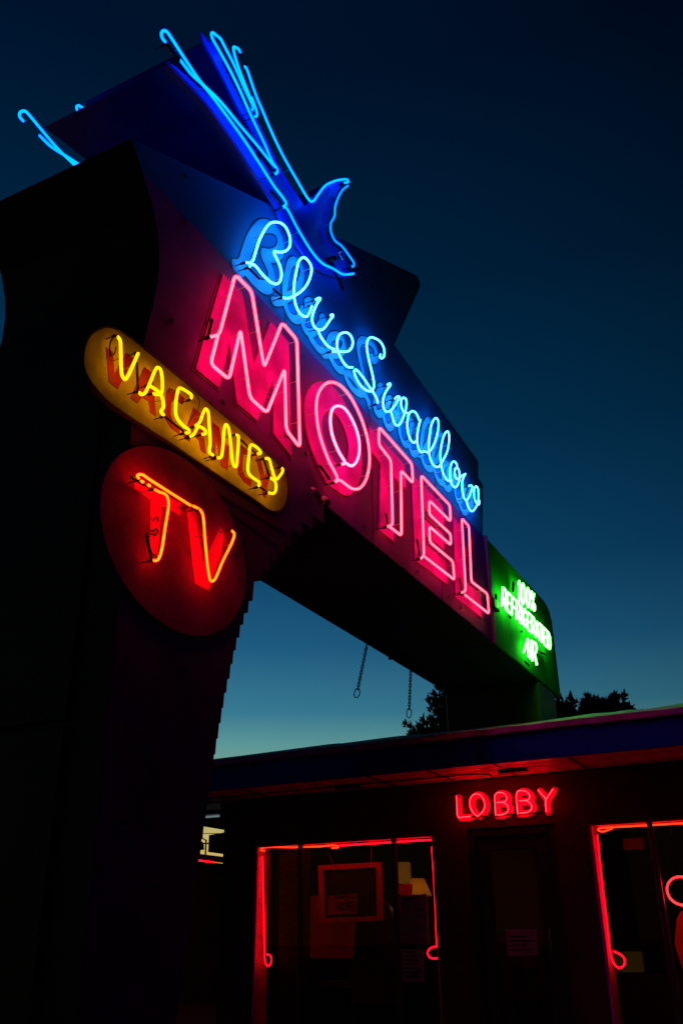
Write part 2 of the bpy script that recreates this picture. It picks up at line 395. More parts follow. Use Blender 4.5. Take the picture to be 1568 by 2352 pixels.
# ------------------------------------------------------------------ ground
g = obj('ground', MB().add([(-400, -400, 0), (400, -400, 0), (400, 400, 0), (-400, 400, 0)], [(0, 1, 2, 3)]), 'asphalt'); tag(g, kind='structure')
pv = obj('pavement', MB().box(-9, 7.2, .004, 6, 8.99, .13, .01), 'concrete'); tag(pv, kind='structure')

# ------------------------------------------------------------------ the big sign structure
sign = empty('sign_structure', (-3.4, 3.6, 0), 'huge dark blue roadside sign arch on a tall stepped pylon carrying all the neon lettering', 'sign structure')
teeth = [(5.221, 4.014)]
prof = [(5.065, 3.853), (4.90, 3.74), (4.759, 3.636), (4.677, 3.496), (4.58, 3.40), (4.50, 3.31), (4.41, 3.22), (4.325, 3.13), (4.318, 3.053), (4.272, 2.968), (4.225, 2.877), (4.19, 2.789), (4.158, 2.701), (4.131, 2.615),
        (4.108, 2.529), (4.082, 2.438), (4.059, 2.353), (4.041, 2.264), (4.022, 2.178), (4.005, 2.092), (3.988, 2.006)]
z = 1.92
while z > .2: prof.append((3.988-.018*(2.006-z)/.086*.8, z)); z -= .086
poly = [(2.849, 5.389), (7.422, 7.803), (7.52, 7.80), (7.53, 7.72), (6.702, 6.391), (9.10, 6.262), (9.13, 6.23), (9.061, 6.016), (9.20, 6.0), (9.228, 5.97), (9.048, 5.262), (9.09, 5.262), (9.09, 4.016), (5.30, 4.016)]
py, pz = 5.221, 4.016
for (y2, z2) in prof:
    poly.append((py, pz if pz < 4.0 else 4.0)); poly.append((y2+.035, z2)) if False else None
    poly.append((py-.004, z2)); poly.append((y2, z2)); py, pz = y2, z2
    poly.pop(-1); poly.pop(-1)
    poly.append((py if False else poly[-1][0], z2)); poly.append((y2, z2+.004))
# clean stepped edge: each step drops vertically, then returns towards the pylon
poly = poly[:14]; cur = 5.221
poly.append((cur, 4.012))
for (y2, z2) in prof:
    poly.append((cur-.006, z2)); cur = y2; poly.append((cur, z2+.003))
poly.append((cur, 0)); poly += [(3.15, 0), (3.142, 2.449), (3.126, 3.457), (3.13, 4.1), (3.175, 4.38), (3.195, 4.58), (3.19, 4.75), (3.16, 4.9), (3.10, 5.05), (2.98, 5.22)]
cab = MB().prism(poly, XB, XF)
obj('sign_cabinet', cab, 'cab', sign)
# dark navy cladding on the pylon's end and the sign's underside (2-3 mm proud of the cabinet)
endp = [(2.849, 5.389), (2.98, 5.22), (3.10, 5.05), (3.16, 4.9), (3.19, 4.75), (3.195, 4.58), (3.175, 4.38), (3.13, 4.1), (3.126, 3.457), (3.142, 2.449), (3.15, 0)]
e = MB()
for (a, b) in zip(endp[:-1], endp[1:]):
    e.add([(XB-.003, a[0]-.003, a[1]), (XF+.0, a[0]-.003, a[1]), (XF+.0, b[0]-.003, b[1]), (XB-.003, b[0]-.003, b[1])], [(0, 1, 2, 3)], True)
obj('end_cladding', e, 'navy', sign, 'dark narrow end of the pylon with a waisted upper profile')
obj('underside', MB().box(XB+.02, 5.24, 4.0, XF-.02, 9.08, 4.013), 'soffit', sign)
# loose bent flap where pylon meets beam
fl = MB(); fp = []
for i in range(9):
    t = i/8; fp.append((5.0+.24*t, 4.02+.03*math.sin(t*9)))
vs = []
for y, z in fp: vs += [(XF+.012, y, z+.02), (XF+.05, y, z-.015), (XF+.02, y, z-.055)]
fs = []
for i in range(8):
    for k in (0, 1): fs.append((i*3+k, i*3+k+1, i*3+4+k, i*3+3+k))
fl.add(vs, fs, True); obj('bent_flap', fl, 'drip', sign)
# access door on the end face
dr = MB().box(-3.95, 3.118, .35, -3.03, 3.14, 2.02, .006).box(-3.95, 3.118, 2.05, -3.03, 3.14, 4.2, .006)
obj('access_panel', dr, 'navy', sign)
# screw heads and sheet seams on the front sheet metal
for (y, z) in [(3.35, 4.4), (3.9, 4.15), (3.5, 4.0), (4.95, 4.3), (5.9, 4.1), (7.0, 4.1), (8.1, 4.1), (8.9, 4.2), (5.1, 6.6), (5.9, 6.9), (6.9, 7.3), (6.2, 6.75), (3.4, 5.2), (3.7, 2.4), (3.9, 1.9), (3.3, 1.6), (4.2, 3.3), (8.2, 5.9), (4.0, 2.9), (3.25, 3.3), (5.6, 4.25), (3.35, 5.55)]:
    obj('bolt_head', MB().box(XF+.001, y-.012, z-.016, XF+.012, y+.012, z+.016, .004), 'navy', sign)
for y in (4.62, 6.08, 7.6): obj('sheet_seam', MB().box(XF+.001, y, 4.02, XF+.004, y+.006, 5.6 if y < 5 else 6.1), 'navy', sign)
obj('sheet_seam', MB().box(XF+.001, 3.16, 3.43, XF+.005, 4.6, 3.436), 'navy', sign)
# green end panel and its leg
gp = [(9.13, 5.27), (11.70, 5.262), (11.86, 5.235), (11.96, 5.15), (11.99, 5.02), (11.62, 4.012), (9.13, 4.012)]
gp = [(9.13, 5.27), (11.50, 5.262), (11.68, 5.235), (11.80, 5.17), (11.86, 5.05), (11.86, 4.012), (9.13, 4.012)]
obj('green_end_panel', MB().prism(gp, XB, XF+.004), 'green', sign, 'green painted end section of the sign')
obj('corner_trim', MB().box(XB-.02, 9.092, 4.0, XF+.03, 9.128, 5.28, .004), 'greentrim', sign)
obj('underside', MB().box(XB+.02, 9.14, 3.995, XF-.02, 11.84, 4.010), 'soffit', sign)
obj('support_leg', MB().box(XB, 10.82, 0, XF-.004, 11.58, 3.99, .01), 'legp', sign, 'square right hand leg standing up through the roof')

# ------------------------------------------------------------------ swallow figure
bird = empty('swallow_figure', (-3.4, 5.0, 6.0), 'big blue diving swallow with long forked wings outlined in cyan neon tubes', 'neon bird')
H = lambda p: Z(340, 40, 5.2267, p)
J = lambda p: Z(460, 60, 7.84, p)
I = lambda p: Z(560, 220, 5.2267, p)
K = lambda p: Z(500, 380, 3.92, p)
XBF = -2.755
outline = (H([(236, 522), (300, 590), (440, 735), (560, 860), (700, 1010), (900, 1290), (1090, 1565)]) + I([(90, 860), (200, 1030), (300, 1200), (380, 1330)]) +
           K([(560, 470), (640, 590), (700, 690), (760, 780), (820, 860), (900, 930), (980, 970), (1060, 995), (1130, 1008), (1195, 1012)]) +
           K([(1235, 985), (1215, 940), (1160, 850), (1110, 780), (1040, 720), (990, 670), (975, 620), (985, 540), (1000, 470), (1030, 370), (1060, 270), (1100, 190), (1150, 135)]) +
           K([(1165, 122), (1090, 132), (1000, 160), (930, 200), (870, 270), (820, 330), (785, 372)]) +
           I([(640, 1190), (500, 980), (400, 790), (300, 580), (180, 330), (90, 130)]) + J([(840, 1560), (700, 1280), (560, 1000), (480, 850), (370, 590), (250, 350), (190, 262), (110, 222), (0, 110)]) +
           J([(60, 270), (200, 530), (380, 860), (560, 1230), (720, 1540)]) + I([(60, 330), (160, 530), (260, 700), (330, 860)]) +
           I([(250, 800), (120, 640), (0, 480)]) + H([(1000, 1230), (860, 1060), (720, 930), (560, 790), (440, 680), (320, 585)]))
bp2 = YZ(outline, XBF); XREAR = -3.86
obj('bird_face', MB().prism(bp2, XBF-.02, XBF), 'birdblue', bird, 'blue painted sheet metal swallow outline')
body = H([(262, 552), (300, 590)])+outline[2:-len(H([(1,1)]*6))]+outline[-6:]
body = [q for q in body if q not in J([(110, 222), (0, 110)])]
k_ = body.index(J([(190, 262)])[0]); body[k_] = (482, 104); body.insert(k_+1, (470, 100))
obj('bird_body', MB().prism(YZ(body, XBF-.021), XREAR, XBF-.021), 'birdshade', bird)
XT = -2.675
def bpath(px, k=5): return smooth([onX(x, y, XT) for x, y in px], k)
birdtubes = [
 (H([(205, 290), (170, 240), (163, 190), (185, 162), (225, 170), (260, 215), (400, 430), (600, 730), (780, 960), (900, 1120)])+I([(0, 525), (180, 800), (360, 1080), (485, 1245), (508, 1290), (470, 1335)]), 'n_bird'),
 (H([(395, 520), (440, 580), (520, 680), (700, 845), (870, 1010), (1100, 1290)])+I([(165, 600), (340, 815), (400, 880), (402, 920), (372, 938)]), 'n_bird'),
 (J([(300, 180), (235, 122), (203, 135), (215, 210), (330, 420), (540, 800), (720, 1170)])+I([(60, 180), (140, 350), (250, 580), (340, 790), (385, 860)]), 'n_bird'),
 (J([(310, 185), (370, 235), (430, 350), (620, 720), (800, 1130), (920, 1380), (948, 1450), (930, 1520)]), 'n_bird'),
 (J([(715, 470), (700, 425), (640, 385), (600, 380), (608, 470), (690, 750), (820, 1090), (930, 1350)])+I([(90, 20), (155, 190), (155, 240), (125, 252)]), 'n_bird'),
 (J([(790, 730), (825, 750), (860, 830), (910, 980), (1020, 1290), (1120, 1520)])+I([(300, 360), (450, 680), (630, 1000), (770, 1235), (805, 1268), (835, 1262), (890, 1190), (970, 1085), (1060, 1035), (1160, 1008), (1245, 1012), (1252, 1030), (1200, 1045)]), 'n_bird'),
 (I([(1248, 1080), (1185, 1130), (1125, 1240), (1095, 1340), (1090, 1430)])+K([(1045, 470), (1017, 530), (1020, 600), (1050, 670), (1120, 730), (1180, 810), (1225, 880), (1222, 905), (1205, 912)]), 'n_bird_dim'),
 (K([(590, 378), (618, 382), (720, 570), (850, 780), (940, 880), (1040, 930), (1120, 978), (1160, 982), (1222, 974)]), 'n_bird')]
front_paths = []
for px, mt in birdtubes:
    p = bpath(px); front_paths.append(p)
    neon_run(bird, p, .0105, mt, .08, sup=.55)
for p in front_paths[:7]:     # the far side of the figure carries the same tubes
    q = [Vector((-4.1, v.y+.178, v.z+.256)) for v in p]
    t = obj('neon_tube', MB().tube(q, .0105, 6), 'n_bird', bird)
# clear eye bulb
b0 = onX(784, 588, -2.62)
eb = MB(); eb.lathe((b0.x, b0.y, b0.z), [(.001, -.035), (.02, -.03), (.034, -.012), (.036, .005), (.028, .024), (.016, .038), (.001, .042)])
obj('eye_bulb', eb, 'bulb', bird)
eh = MB().tube([(XBF, b0.y, b0.z), (XBF+.06, b0.y, b0.z)], .03, 12).tube([(XBF+.03, b0.y+.03, b0.z-.02), (XBF+.06, b0.y+.16, b0.z-.2)], .016, 8)
obj('bulb_socket', eh, 'black', bird)
# transformers / black end fittings behind the left wing
for a, b in (((623, 440), (652, 478)), ((606, 366), (622, 392)), ((590, 345), (597, 375)), ((380, 97), (412, 137))):
    obj('electrode', MB().tube([onX(*a, -2.69), onX((a[0]+b[0])/2, (a[1]+b[1])/2, -2.685), onX(*b, -2.69)], .014, 8), 'black', bird)
obj('jumper_wire', MB().tube(smooth([onX(x, y, XT) for x, y in J([(720, 490), (770, 560), (810, 640), (825, 720)])], 4), .0035, 5), 'black', bird)

# ------------------------------------------------------------------ blue script lettering
script = empty('script_lettering', (-2.76, 6.0, 5.4), 'row of ice blue script neon letters over pale blue painted lettering above the pink word', 'neon lettering')
A_ = lambda p: Z(540, 490, 7.84, p)
B_ = lambda p: Z(640, 580, 7.84, p)
C_ = lambda p: Z(720, 720, 7.84, p)
D_ = lambda p: Z(780, 760, 7.84, p)
E_ = lambda p: Z(860, 860, 7.84, p)
F_ = lambda p: Z(920, 940, 7.84, p)
G_ = lambda p: Z(980, 1020, 11.2, p)
S = {}
S['B'] = [A_([(200, 885), (260, 893), (320, 850), (350, 760), (385, 640), (430, 500), (490, 370), (575, 235), (640, 175), (725, 158), (830, 180), (910, 250), (965, 360), (990, 470), (985, 580), (935, 660), (840, 698), (750, 692), (706, 684), (708, 730), (750, 820), (800, 930), (830, 1040), (832, 1140), (800, 1235), (735, 1272), (650, 1245), (560, 1170), (470, 1075), (400, 985), (345, 930), (295, 925), (258, 960)])]
S['l'] = [A_([(865, 1520), (950, 1530), (1050, 1490), (1170, 1420), (1280, 1300), (1350, 1150), (1375, 1000), (1360, 930), (1310, 850), (1250, 798), (1190, 810), (1140, 880), (1110, 1000), (1080, 1150), (1060, 1300), (1060, 1440)])+B_([(290, 880), (320, 980), (370, 1080), (440, 1140), (510, 1150), (545, 1100), (572, 1040), (595, 965)])]
S['u'] = [B_([(660, 852), (715, 822), (748, 826), (730, 862), (690, 920), (640, 1030), (605, 1150), (600, 1230), (630, 1320), (690, 1380), (760, 1395), (820, 1360), (880, 1280), (940, 1190), (978, 1140), (970, 1120), (925, 1135)]), B_([(715, 1405)])+C_([(110, 380), (170, 480), (240, 570), (310, 620), (375, 642)])]
S['e'] = [C_([(335, 685), (430, 685), (560, 690), (640, 668), (690, 600), (705, 510), (680, 420), (620, 355), (540, 345), (465, 385), (430, 470), (420, 570), (440, 680), (490, 800), (550, 900), (620, 965), (700, 970)])]
S['S'] = [C_([(1205, 740), (1190, 780), (1215, 805), (1260, 780), (1275, 700), (1255, 600), (1200, 510), (1110, 450), (1030, 430), (975, 475), (955, 560), (965, 680), (1000, 860), (1040, 1020), (1075, 1180), (1085, 1300), (1060, 1380), (1000, 1400), (930, 1370), (850, 1300), (780, 1190), (735, 1080), (738, 1020), (780, 1022), (850, 1100), (930, 1210), (1010, 1330), (1060, 1400), (1140, 1540)])+D_([(680, 1260), (676, 1300)])]
S['w'] = [D_([(850, 975), (905, 948), (912, 965), (895, 1000), (850, 1060), (800, 1160), (775, 1280), (790, 1390), (830, 1450), (890, 1445), (940, 1410), (1000, 1330), (1050, 1240), (1078, 1195), (1045, 1178), (985, 1225)]), E_([(290, 650), (310, 720), (335, 820), (365, 890), (410, 920), (450, 895), (490, 830), (530, 730), (560, 620), (575, 520), (565, 450), (525, 420), (485, 450), (475, 530), (490, 610), (520, 668), (590, 695)])]
S['a'] = [E_([(780, 815), (795, 800), (760, 720), (705, 665), (655, 668), (612, 730), (590, 850), (590, 970), (610, 1080), (650, 1180), (700, 1228), (740, 1205)]), E_([(825, 820), (800, 900), (775, 1020), (765, 1150), (770, 1250), (795, 1350), (840, 1400), (895, 1385), (940, 1405)])]
S['m'] = [E_([(940, 1405), (1000, 1375), (1060, 1270), (1095, 1190), (1130, 1050), (1150, 900), (1135, 815), (1100, 785), (1050, 840), (1010, 950), (990, 1080), (975, 1220), (975, 1380)])+F_([(530, 890), (570, 980), (630, 1035), (690, 1030), (722, 985)])]
S['n'] = [F_([(725, 980), (790, 860), (840, 740), (865, 600), (870, 480), (852, 408), (815, 410), (770, 490), (740, 600), (715, 740), (712, 880), (730, 1040), (770, 1170), (830, 1270), (880, 1292), (905, 1280)])]
S['o'] = [F_([(1010, 1040), (1005, 990), (970, 945), (930, 950), (900, 1010), (885, 1120), (890, 1240), (920, 1350), (970, 1405), (1020, 1370), (1050, 1270), (1055, 1150), (1035, 1075), (995, 1055), (970, 1110), (975, 1200), (1010, 1250), (1055, 1240), (1090, 1200), (1160, 1168)])]
S['z'] = [G_([(985, 765), (930, 880), (905, 980), (905, 1150), (925, 1300), (960, 1395), (1010, 1438), (1060, 1400), (1110, 1290), (1150, 1170), (1165, 1095), (1130, 1062), (1065, 1080)]), G_([(1010, 1450), (1040, 1560), (1090, 1670), (1150, 1728), (1210, 1690), (1270, 1600), (1315, 1480), (1322, 1300), (1310, 1150), (1265, 1088), (1220, 1150), (1210, 1280), (1230, 1430), (1280, 1530), (1335, 1550), (1352, 1460)])]
XS = -2.712
paths2 = []
for k, runs in S.items():
    for px in runs:
        p = smooth([onX(x, y, XS) for x, y in px], 4)
        neon_run(script, p, .0105, 'n_script', .085, sup=.3)
        paths2.append([(v.y, v.z) for v in p])
for grp, wo, wi, dx in ((paths2[:1], .066, .052, 0.), (paths2[1:], .049, .035, .0012)):
    mb = MB(); ribbon(mb, grp, wo, 'X', XF+.0025+dx, .006); obj('lettering_outline', mb, 'scriptline', script)
    mb = MB(); ribbon(mb, grp, wi, 'X', XF+.006+dx, .006); obj('painted_lettering', mb, 'scriptfill', script)
for a, b in (((628, 664), (650, 683)), ((905, 912), (896, 935)), ((571, 616), (596, 640)), ((941, 950), (957, 960)), ((949, 999), (946, 1012)), ((1075, 1119), (1070, 1134))):
    obj('blacked_out_tube', MB().tube([onX(*a, -2.72), onX(*b, -2.72)], .009, 8), 'black', script)

# ------------------------------------------------------------------ MOTEL block letters
motel = empty('block_lettering', (-2.76, 6.2, 4.6), 'word MOTEL in large pink neon outline letters on raised red letter panels', 'neon lettering')
XM = -2.705; XP = -2.788
M4 = lambda p: Z(450, 600, 3.484, p)
M7 = lambda p: Z(840, 950, 3.267, p)
def block_letter(px, col='n_pink', lab=None, tip=3):
    P = [onX(x, y, XM) for x, y in px]
    path = fillet(P, .045)
    body = [(v.y, v.z) for v in P[2:]]   # panel follows the closed outline without the electrode ends
    pan = obj('letter_panel', MB().prism(offset(body, .026), XF-.01, XP), 'magenta', motel, lab)
    obj('panel_outline', MB().prism(offset(body, .045), XF+.0005, XF+.004), 'wine', pan)
    neon_run(pan, path, .0128, col, .08, sup=.33)
    return pan
block_letter(M4([(120, 605), (188, 588), (315, 108), (446, 240), (545, 852), (690, 492), (808, 630), (832, 1492), (722, 1350), (710, 860), (568, 1214), (432, 1092), (357, 545), (266, 947), (118, 822), (176, 598)]), lab='pink outlined letter M')
# O : ring panel, outer and inner tube
oo = M4([(1110, 1765), (1130, 1735), (1060, 1590), (990, 1390), (963, 1200), (972, 1080), (1020, 995), (1085, 968), (1160, 1000), (1250, 1110), (1330, 1280), (1375, 1440), (1388, 1600), (1362, 1740), (1310, 1815), (1250, 1820), (1190, 1780), (1150, 1752), (1115, 1765)])
oi = M4([(1165, 1625), (1192, 1612), (1140, 1520), (1090, 1390), (1075, 1280), (1088, 1190), (1130, 1158), (1190, 1180), (1250, 1270), (1295, 1390), (1307, 1500), (1290, 1590), (1245, 1638), (1205, 1620)])
Po = smooth([onX(x, y, XM) for x, y in oo], 5); Pi = smooth([onX(x, y, XM) for x, y in oi], 5)
lo = [(v.y, v.z) for v in smooth([onX(x, y, XM) for x, y in oo[1:-1]], 4, closed=True)]
li = [(v.y, v.z) for v in smooth([onX(x, y, XM) for x, y in oi[1:-1]], 4, closed=True)]
ppo = obj('letter_panel', MB().prism([offset(lo, .03), offset(li, -.02)], XF-.01, XP), 'magenta', motel, 'pink outlined letter O')
neon_run(ppo, Po, .0128, 'n_pink', .08, sup=.4); neon_run(ppo, Pi, .0128, 'n_pink_hot', .09, sup=.4)
obj('panel_outline', MB().prism([offset(lo, .05), offset(li, -.04)], XF+.0005, XF+.004), 'wine', ppo)
block_letter(M7([(160, 848), (200, 835), (188, 350), (96, 232), (98, 100), (345, 378), (352, 522), (262, 425), (267, 917), (178, 850)]), lab='pink outlined letter T')
block_letter(M7([(410, 1088), (436, 1068), (414, 462), (630, 690), (634, 810), (474, 650), (475, 755), (635, 905), (637, 987), (474, 845), (480, 965), (652, 1110), (664, 1248), (442, 1075)]), lab='pink outlined letter E')
block_letter(M7([(715, 1345), (748, 1330), (718, 785), (772, 845), (790, 1260), (910, 1352), (922, 1502), (740, 1358)]), lab='pink outlined letter L')
for a, b in (((478, 775), (488, 735)), ((735, 1070), (757, 1100)), ((887, 1180), (890, 1205)), ((958, 1240), (963, 1275)), ((1055, 1330), (1060, 1355)), ((660, 1000), (680, 1020)), ((975, 1190), (1000, 1212))):
    obj('tube_fitting', MB().tube(fillet([onX(*a, -2.785), onX(*a, -2.745), onX(*b, -2.735), onX(*b, -2.785)], .02), .011, 8), 'black', motel)

# ------------------------------------------------------------------ VACANCY board
XV = -2.772; XVT = -2.70
vac = empty('vacancy_sign', (-2.75, 3.5, 3.7), 'long round ended yellow board with yellow neon VACANCY over dark red painted letters', 'sign')
cap = YZ([(196, 845), (195, 810), (203, 782), (220, 763), (245, 753), (272, 760), (300, 778), (645, 1072), (657, 1090), (660, 1120), (655, 1155), (640, 1172), (618, 1170), (590, 1150), (400, 1022), (262, 930), (232, 903), (208, 872)], XV)
cap = [(v.x, v.y) for v in smooth([Vector((a, b, 0)) for a, b in cap], 3, closed=True)]
obj('sign_board', MB().prism(cap, XF-.02 if False else XF+.001, XV), 'yellow', vac)
ring = [offset(cap, .010), offset(cap, .001)]
obj('board_rim', MB().prism(ring, XF+.001, XV+.004), 'brown', vac)
bb = YZ([(303, 965), (400, 1024), (590, 1152), (650, 1190), (668, 1215), (658, 1222), (300, 1020)], XF+.012)
obj('lower_backing', MB().prism(bb, XF+.001, XF+.012), 'cab', vac)
R5 = lambda p: Z(180, 740, 3.015, p)
V1 = lambda p: Z(190, 740, 6.272, p)
V2 = lambda p: Z(420, 940, 6.272, p)
paintl = [V1([(345, 360), (440, 430), (465, 745), (625, 440), (735, 525), (510, 962), (380, 862)]),
          V1([(890, 645), (1005, 730), (1030, 1000), (1058, 1352), (978, 1300), (955, 1140), (860, 1080), (798, 1170), (690, 1095)]),
          R5([(630, 455), (680, 475), (738, 530), (722, 572), (668, 532), (645, 560), (640, 640), (660, 690), (705, 738), (700, 776), (640, 730), (600, 660), (605, 560), (610, 480)]),
          R5([(800, 590), (855, 640), (885, 912), (850, 887), (835, 815), (790, 780), (770, 826), (730, 792), (780, 640)]),
          V2([(425, 185), (525, 260), (597, 640), (610, 480), (668, 540), (650, 880), (560, 820), (480, 430), (460, 745), (385, 690), (405, 560)]),
          V2([(840, 510), (940, 590), (998, 640), (1000, 722), (930, 655), (872, 650), (860, 760), (860, 870), (900, 970), (988, 1022), (985, 1122), (880, 1050), (800, 930), (785, 800), (808, 650)]),
          V2([(1055, 690), (1120, 735), (1180, 960), (1230, 860), (1262, 960), (1208, 1130), (1200, 1282), (1145, 1240), (1150, 1110)])]
for px, ch in zip(paintl, 'VACANCY'):
    obj('painted_letter', MB().prism([(v[0], v[1]) for v in YZ(px, XV+.003)], XV+.0005, XV+.003), 'darkred', vac)
vt = [V1([(510, 212), (540, 260), (550, 400), (560, 700), (575, 780), (610, 822), (645, 790), (700, 680), (800, 450)]),
      V1([(820, 1015), (845, 1042), (895, 1022), (960, 900), (1040, 705), (1080, 652), (1120, 680), (1143, 780), (1147, 970), (1125, 1030), (1080, 1042), (1020, 1030)]),
      V1([(975, 918), (1110, 1020), (1150, 1100), (1165, 1220), (1130, 1290), (1165, 1335)]),
      V1([(1562, 1095), (1568, 1055), (1440, 962), (1395, 950), (1368, 1000), (1338, 1280), (1358, 1375)])+V2([(0, 228), (88, 300), (92, 330), (40, 342)]),
      V2([(180, 240), (240, 190), (300, 40), (330, -5), (362, 30), (378, 200), (395, 500), (382, 590), (392, 630), (432, 660)]),
      V2([(110, 392), (160, 355), (210, 270), (245, 250), (325, 310), (328, 345), (278, 362)]),
      V2([(498, 700), (550, 690), (575, 560), (595, 300), (622, 218), (655, 260), (690, 500), (715, 740), (745, 825), (772, 815), (785, 700), (800, 450), (798, 385), (768, 370)]),
      V2([(1075, 645), (1120, 628), (1105, 590), (1010, 515), (972, 525), (955, 650), (935, 860), (950, 925), (1000, 980), (1102, 1060), (1088, 1105)]),
      V2([(1188, 708), (1240, 718), (1280, 850), (1325, 985), (1355, 1005), (1380, 980), (1440, 880), (1428, 850)]),
      V2([(1265, 990), (1325, 1035), (1340, 1080), (1338, 1160), (1310, 1210), (1235, 1205)])]
for px in vt:
    neon_run(vac, smooth([onX(x, y, XVT) for x, y in px], 4), .0088, 'n_yel', .07, sup=.24)
for px in (V1([(780, 585), (790, 800), (800, 1015)]), V2([(-45, 260), (30, 340), (70, 385)]), V2([(432, 662), (495, 700)]), V2([(835, 440), (930, 530), (1050, 630)]), V2([(1100, 1118), (1228, 1195)]), V2([(1172, 735), (1210, 870), (1255, 975)]), V1([(1172, 1345), (1300, 1450), (1420, 1540)])):
    obj('blacked_out_tube', MB().tube([onX(x, y, XVT-.012) for x, y in px], .0072, 8), 'black', vac)
obj('feed_wire', MB().tube(smooth([onX(x, y, -2.735) for x, y in R5([(740, 465), (800, 490), (838, 540), (830, 600), (790, 650), (768, 700)])], 4), .003, 5), 'black', vac)
obj('feed_wire', MB().tube(smooth([onX(x, y, -2.735) for x, y in V1([(500, 215), (440, 225), (400, 300), (395, 400), (415, 490), (465, 440), (480, 360)])], 4), .0045, 5), 'black', vac)

# ------------------------------------------------------------------ round TV sign
XD = -2.778
tv = empty('round_sign', (-2.75, 3.45, 3.0), 'round maroon disc carrying orange red neon letters TV over red painted letters', 'sign')
cyy, czz, rad = 3.47, 2.995, .61
def disc_fit():
    # near-circular disc fitted through points traced on the rim
    pts = [onX(x, y, XD) for x, y in ((237, 1160), (350, 1020), (500, 1452), (250, 1290), (420, 1443), (300, 1375), (474, 1455), (526, 1428), (563, 1376), (238, 1220), (262, 1080))]
    A = np.array([[p.y**2, p.z**2, p.y, p.z] for p in pts]); a, b, c, d = np.linalg.lstsq(A, np.ones(len(pts)), rcond=None)[0]
    cy_, cz_ = -c/2/a, -d/2/b; k = 1+a*cy_**2+b*cz_**2
    return cy_, cz_, math.sqrt(k/a), math.sqrt(k/b)
cyy, czz, ra, rad = disc_fit(); print('disc', cyy, czz, ra, rad)
circ = [(cyy+ra*math.cos(2*math.pi*i/96), czz+rad*math.sin(2*math.pi*i/96)) for i in range(96)]
obj('disc_board', MB().prism(circ, XF+.003, XD), 'disc', tv)
R6 = lambda p: Z(220, 1000, 3.267, p)
for px in (R6([(290, 345), (640, 505), (636, 600), (497, 530), (468, 905), (404, 870), (413, 482), (284, 400)]), R6([(680, 535), (750, 570), (803, 960), (932, 690), (962, 720), (945, 880), (850, 1168), (742, 1112)])):
    obj('painted_letter', MB().prism(YZ(px, XD+.004), XD+.001, XD+.004), 'red', tv)
XVV = -2.70
for px in (R6([(322, 322), (314, 302), (345, 293), (400, 328), (560, 430), (712, 526)]), R6([(730, 530), (768, 547)]), R6([(782, 556), (802, 590), (820, 780), (845, 1020), (862, 1090), (885, 1090), (950, 950), (1040, 740), (1022, 716)]), R6([(445, 408), (478, 425), (525, 445), (546, 490), (520, 700), (490, 880), (465, 935), (435, 938)])):
    neon_run(tv, smooth([onX(x, y, XVV) for x, y in px], 5), .0078, 'n_tv', .075, sup=.3)
for px in (R6([(272, 315), (340, 355), (432, 402)]), R6([(383, 745), (400, 840), (425, 925)])):
    obj('blacked_out_tube', MB().tube([onX(x, y, -2.725) for x, y in px], .009, 8), 'black', tv)
for px in (R6([(345, 343), (356, 350)]), R6([(395, 372), (406, 379)])):
    obj('neon_tube', MB().tube([onX(x, y, -2.712) for x, y in px], .007, 8), 'n_tv', tv)
for px in (R6([(430, 640), (445, 620), (465, 618), (470, 640)]), R6([(395, 700), (430, 720), (455, 700), (468, 720), (450, 745), (420, 740)]), R6([(1000, 900), (1040, 900), (1065, 850), (1060, 790), (1040, 780)])):
    obj('feed_wire', MB().tube(smooth([onX(x, y, -2.76) for x, y in px], 4), .005, 5), 'black', tv)

# ------------------------------------------------------------------ stroke letters
def arc(cx, cy, rx, ry, a0, a1, n=10): return [(cx+rx*math.cos(R(a0+(a1-a0)*i/n)), cy+ry*math.sin(R(a0+(a1-a0)*i/n))) for i in range(n+1)]
FONT = {
 'A': [[(0, 0), (.42, .95), (.58, .95), (1, 0)], [(.2, .38), (.8, .38)]],
 'B': [[(0, .5), (.6, .5)]+arc(.6, .25, .4, .25, 90, -90)+[(0, 0), (0, 1), (.55, 1)]+arc(.55, .76, .35, .24, 90, -80)],
 'C': [arc(.5, .5, .5, .5, 45, 315, 14)], 'D': [[(0, .02), (0, 1), (.4, 1)]+arc(.4, .5, .6, .5, 90, -90)+[(.06, 0)]],
 'E': [[(1, 1), (0, 1), (0, 0), (1, 0)], [(0, .5), (.75, .5)]], 'F': [[(1, 1), (0, 1), (0, 0)], [(0, .5), (.75, .5)]],
 'G': [arc(.5, .5, .5, .5, 45, 350, 14)+[(.55, .42)]], 'I': [[(.5, 0), (.5, 1)]], 'L': [[(0, 1), (0, 0), (1, 0)]],
 'M': [[(0, 0), (0, 1), (.5, .3), (1, 1), (1, 0)]], 'N': [[(0, 0), (0, 1), (1, 0), (1, 1)]], 'O': [arc(.5, .5, .5, .5, 95, 450, 16)],
 'R': [[(0, 0), (0, 1), (.5, 1)]+arc(.55, .75, .42, .25, 90, -90)+[(.35, .5), (1, 0)]],
 'S': [arc(.5, .75, .45, .25, 40, 270, 9)+arc(.5, .25, .45, .25, 90, -140, 9)], 'T': [[(0, 1), (1, 1)], [(.5, 1), (.5, 0)]],
 'W': [[(0, 1), (.25, 0), (.5, .7), (.75, 0), (1, 1)]], 'Y': [[(0, 1), (.5, .5), (1, 1)], [(.5, .5), (.5, 0)]],
 '1': [[(.25, .78), (.55, 1), (.55, 0)]], '0': [arc(.5, .5, .42, .5, 95, 450, 16)],
 '%': [[(.05, 0), (.95, 1)], arc(.22, .8, .2, .2, 90, 450, 8), arc(.78, .2, .2, .2, 90, 450, 8)]}
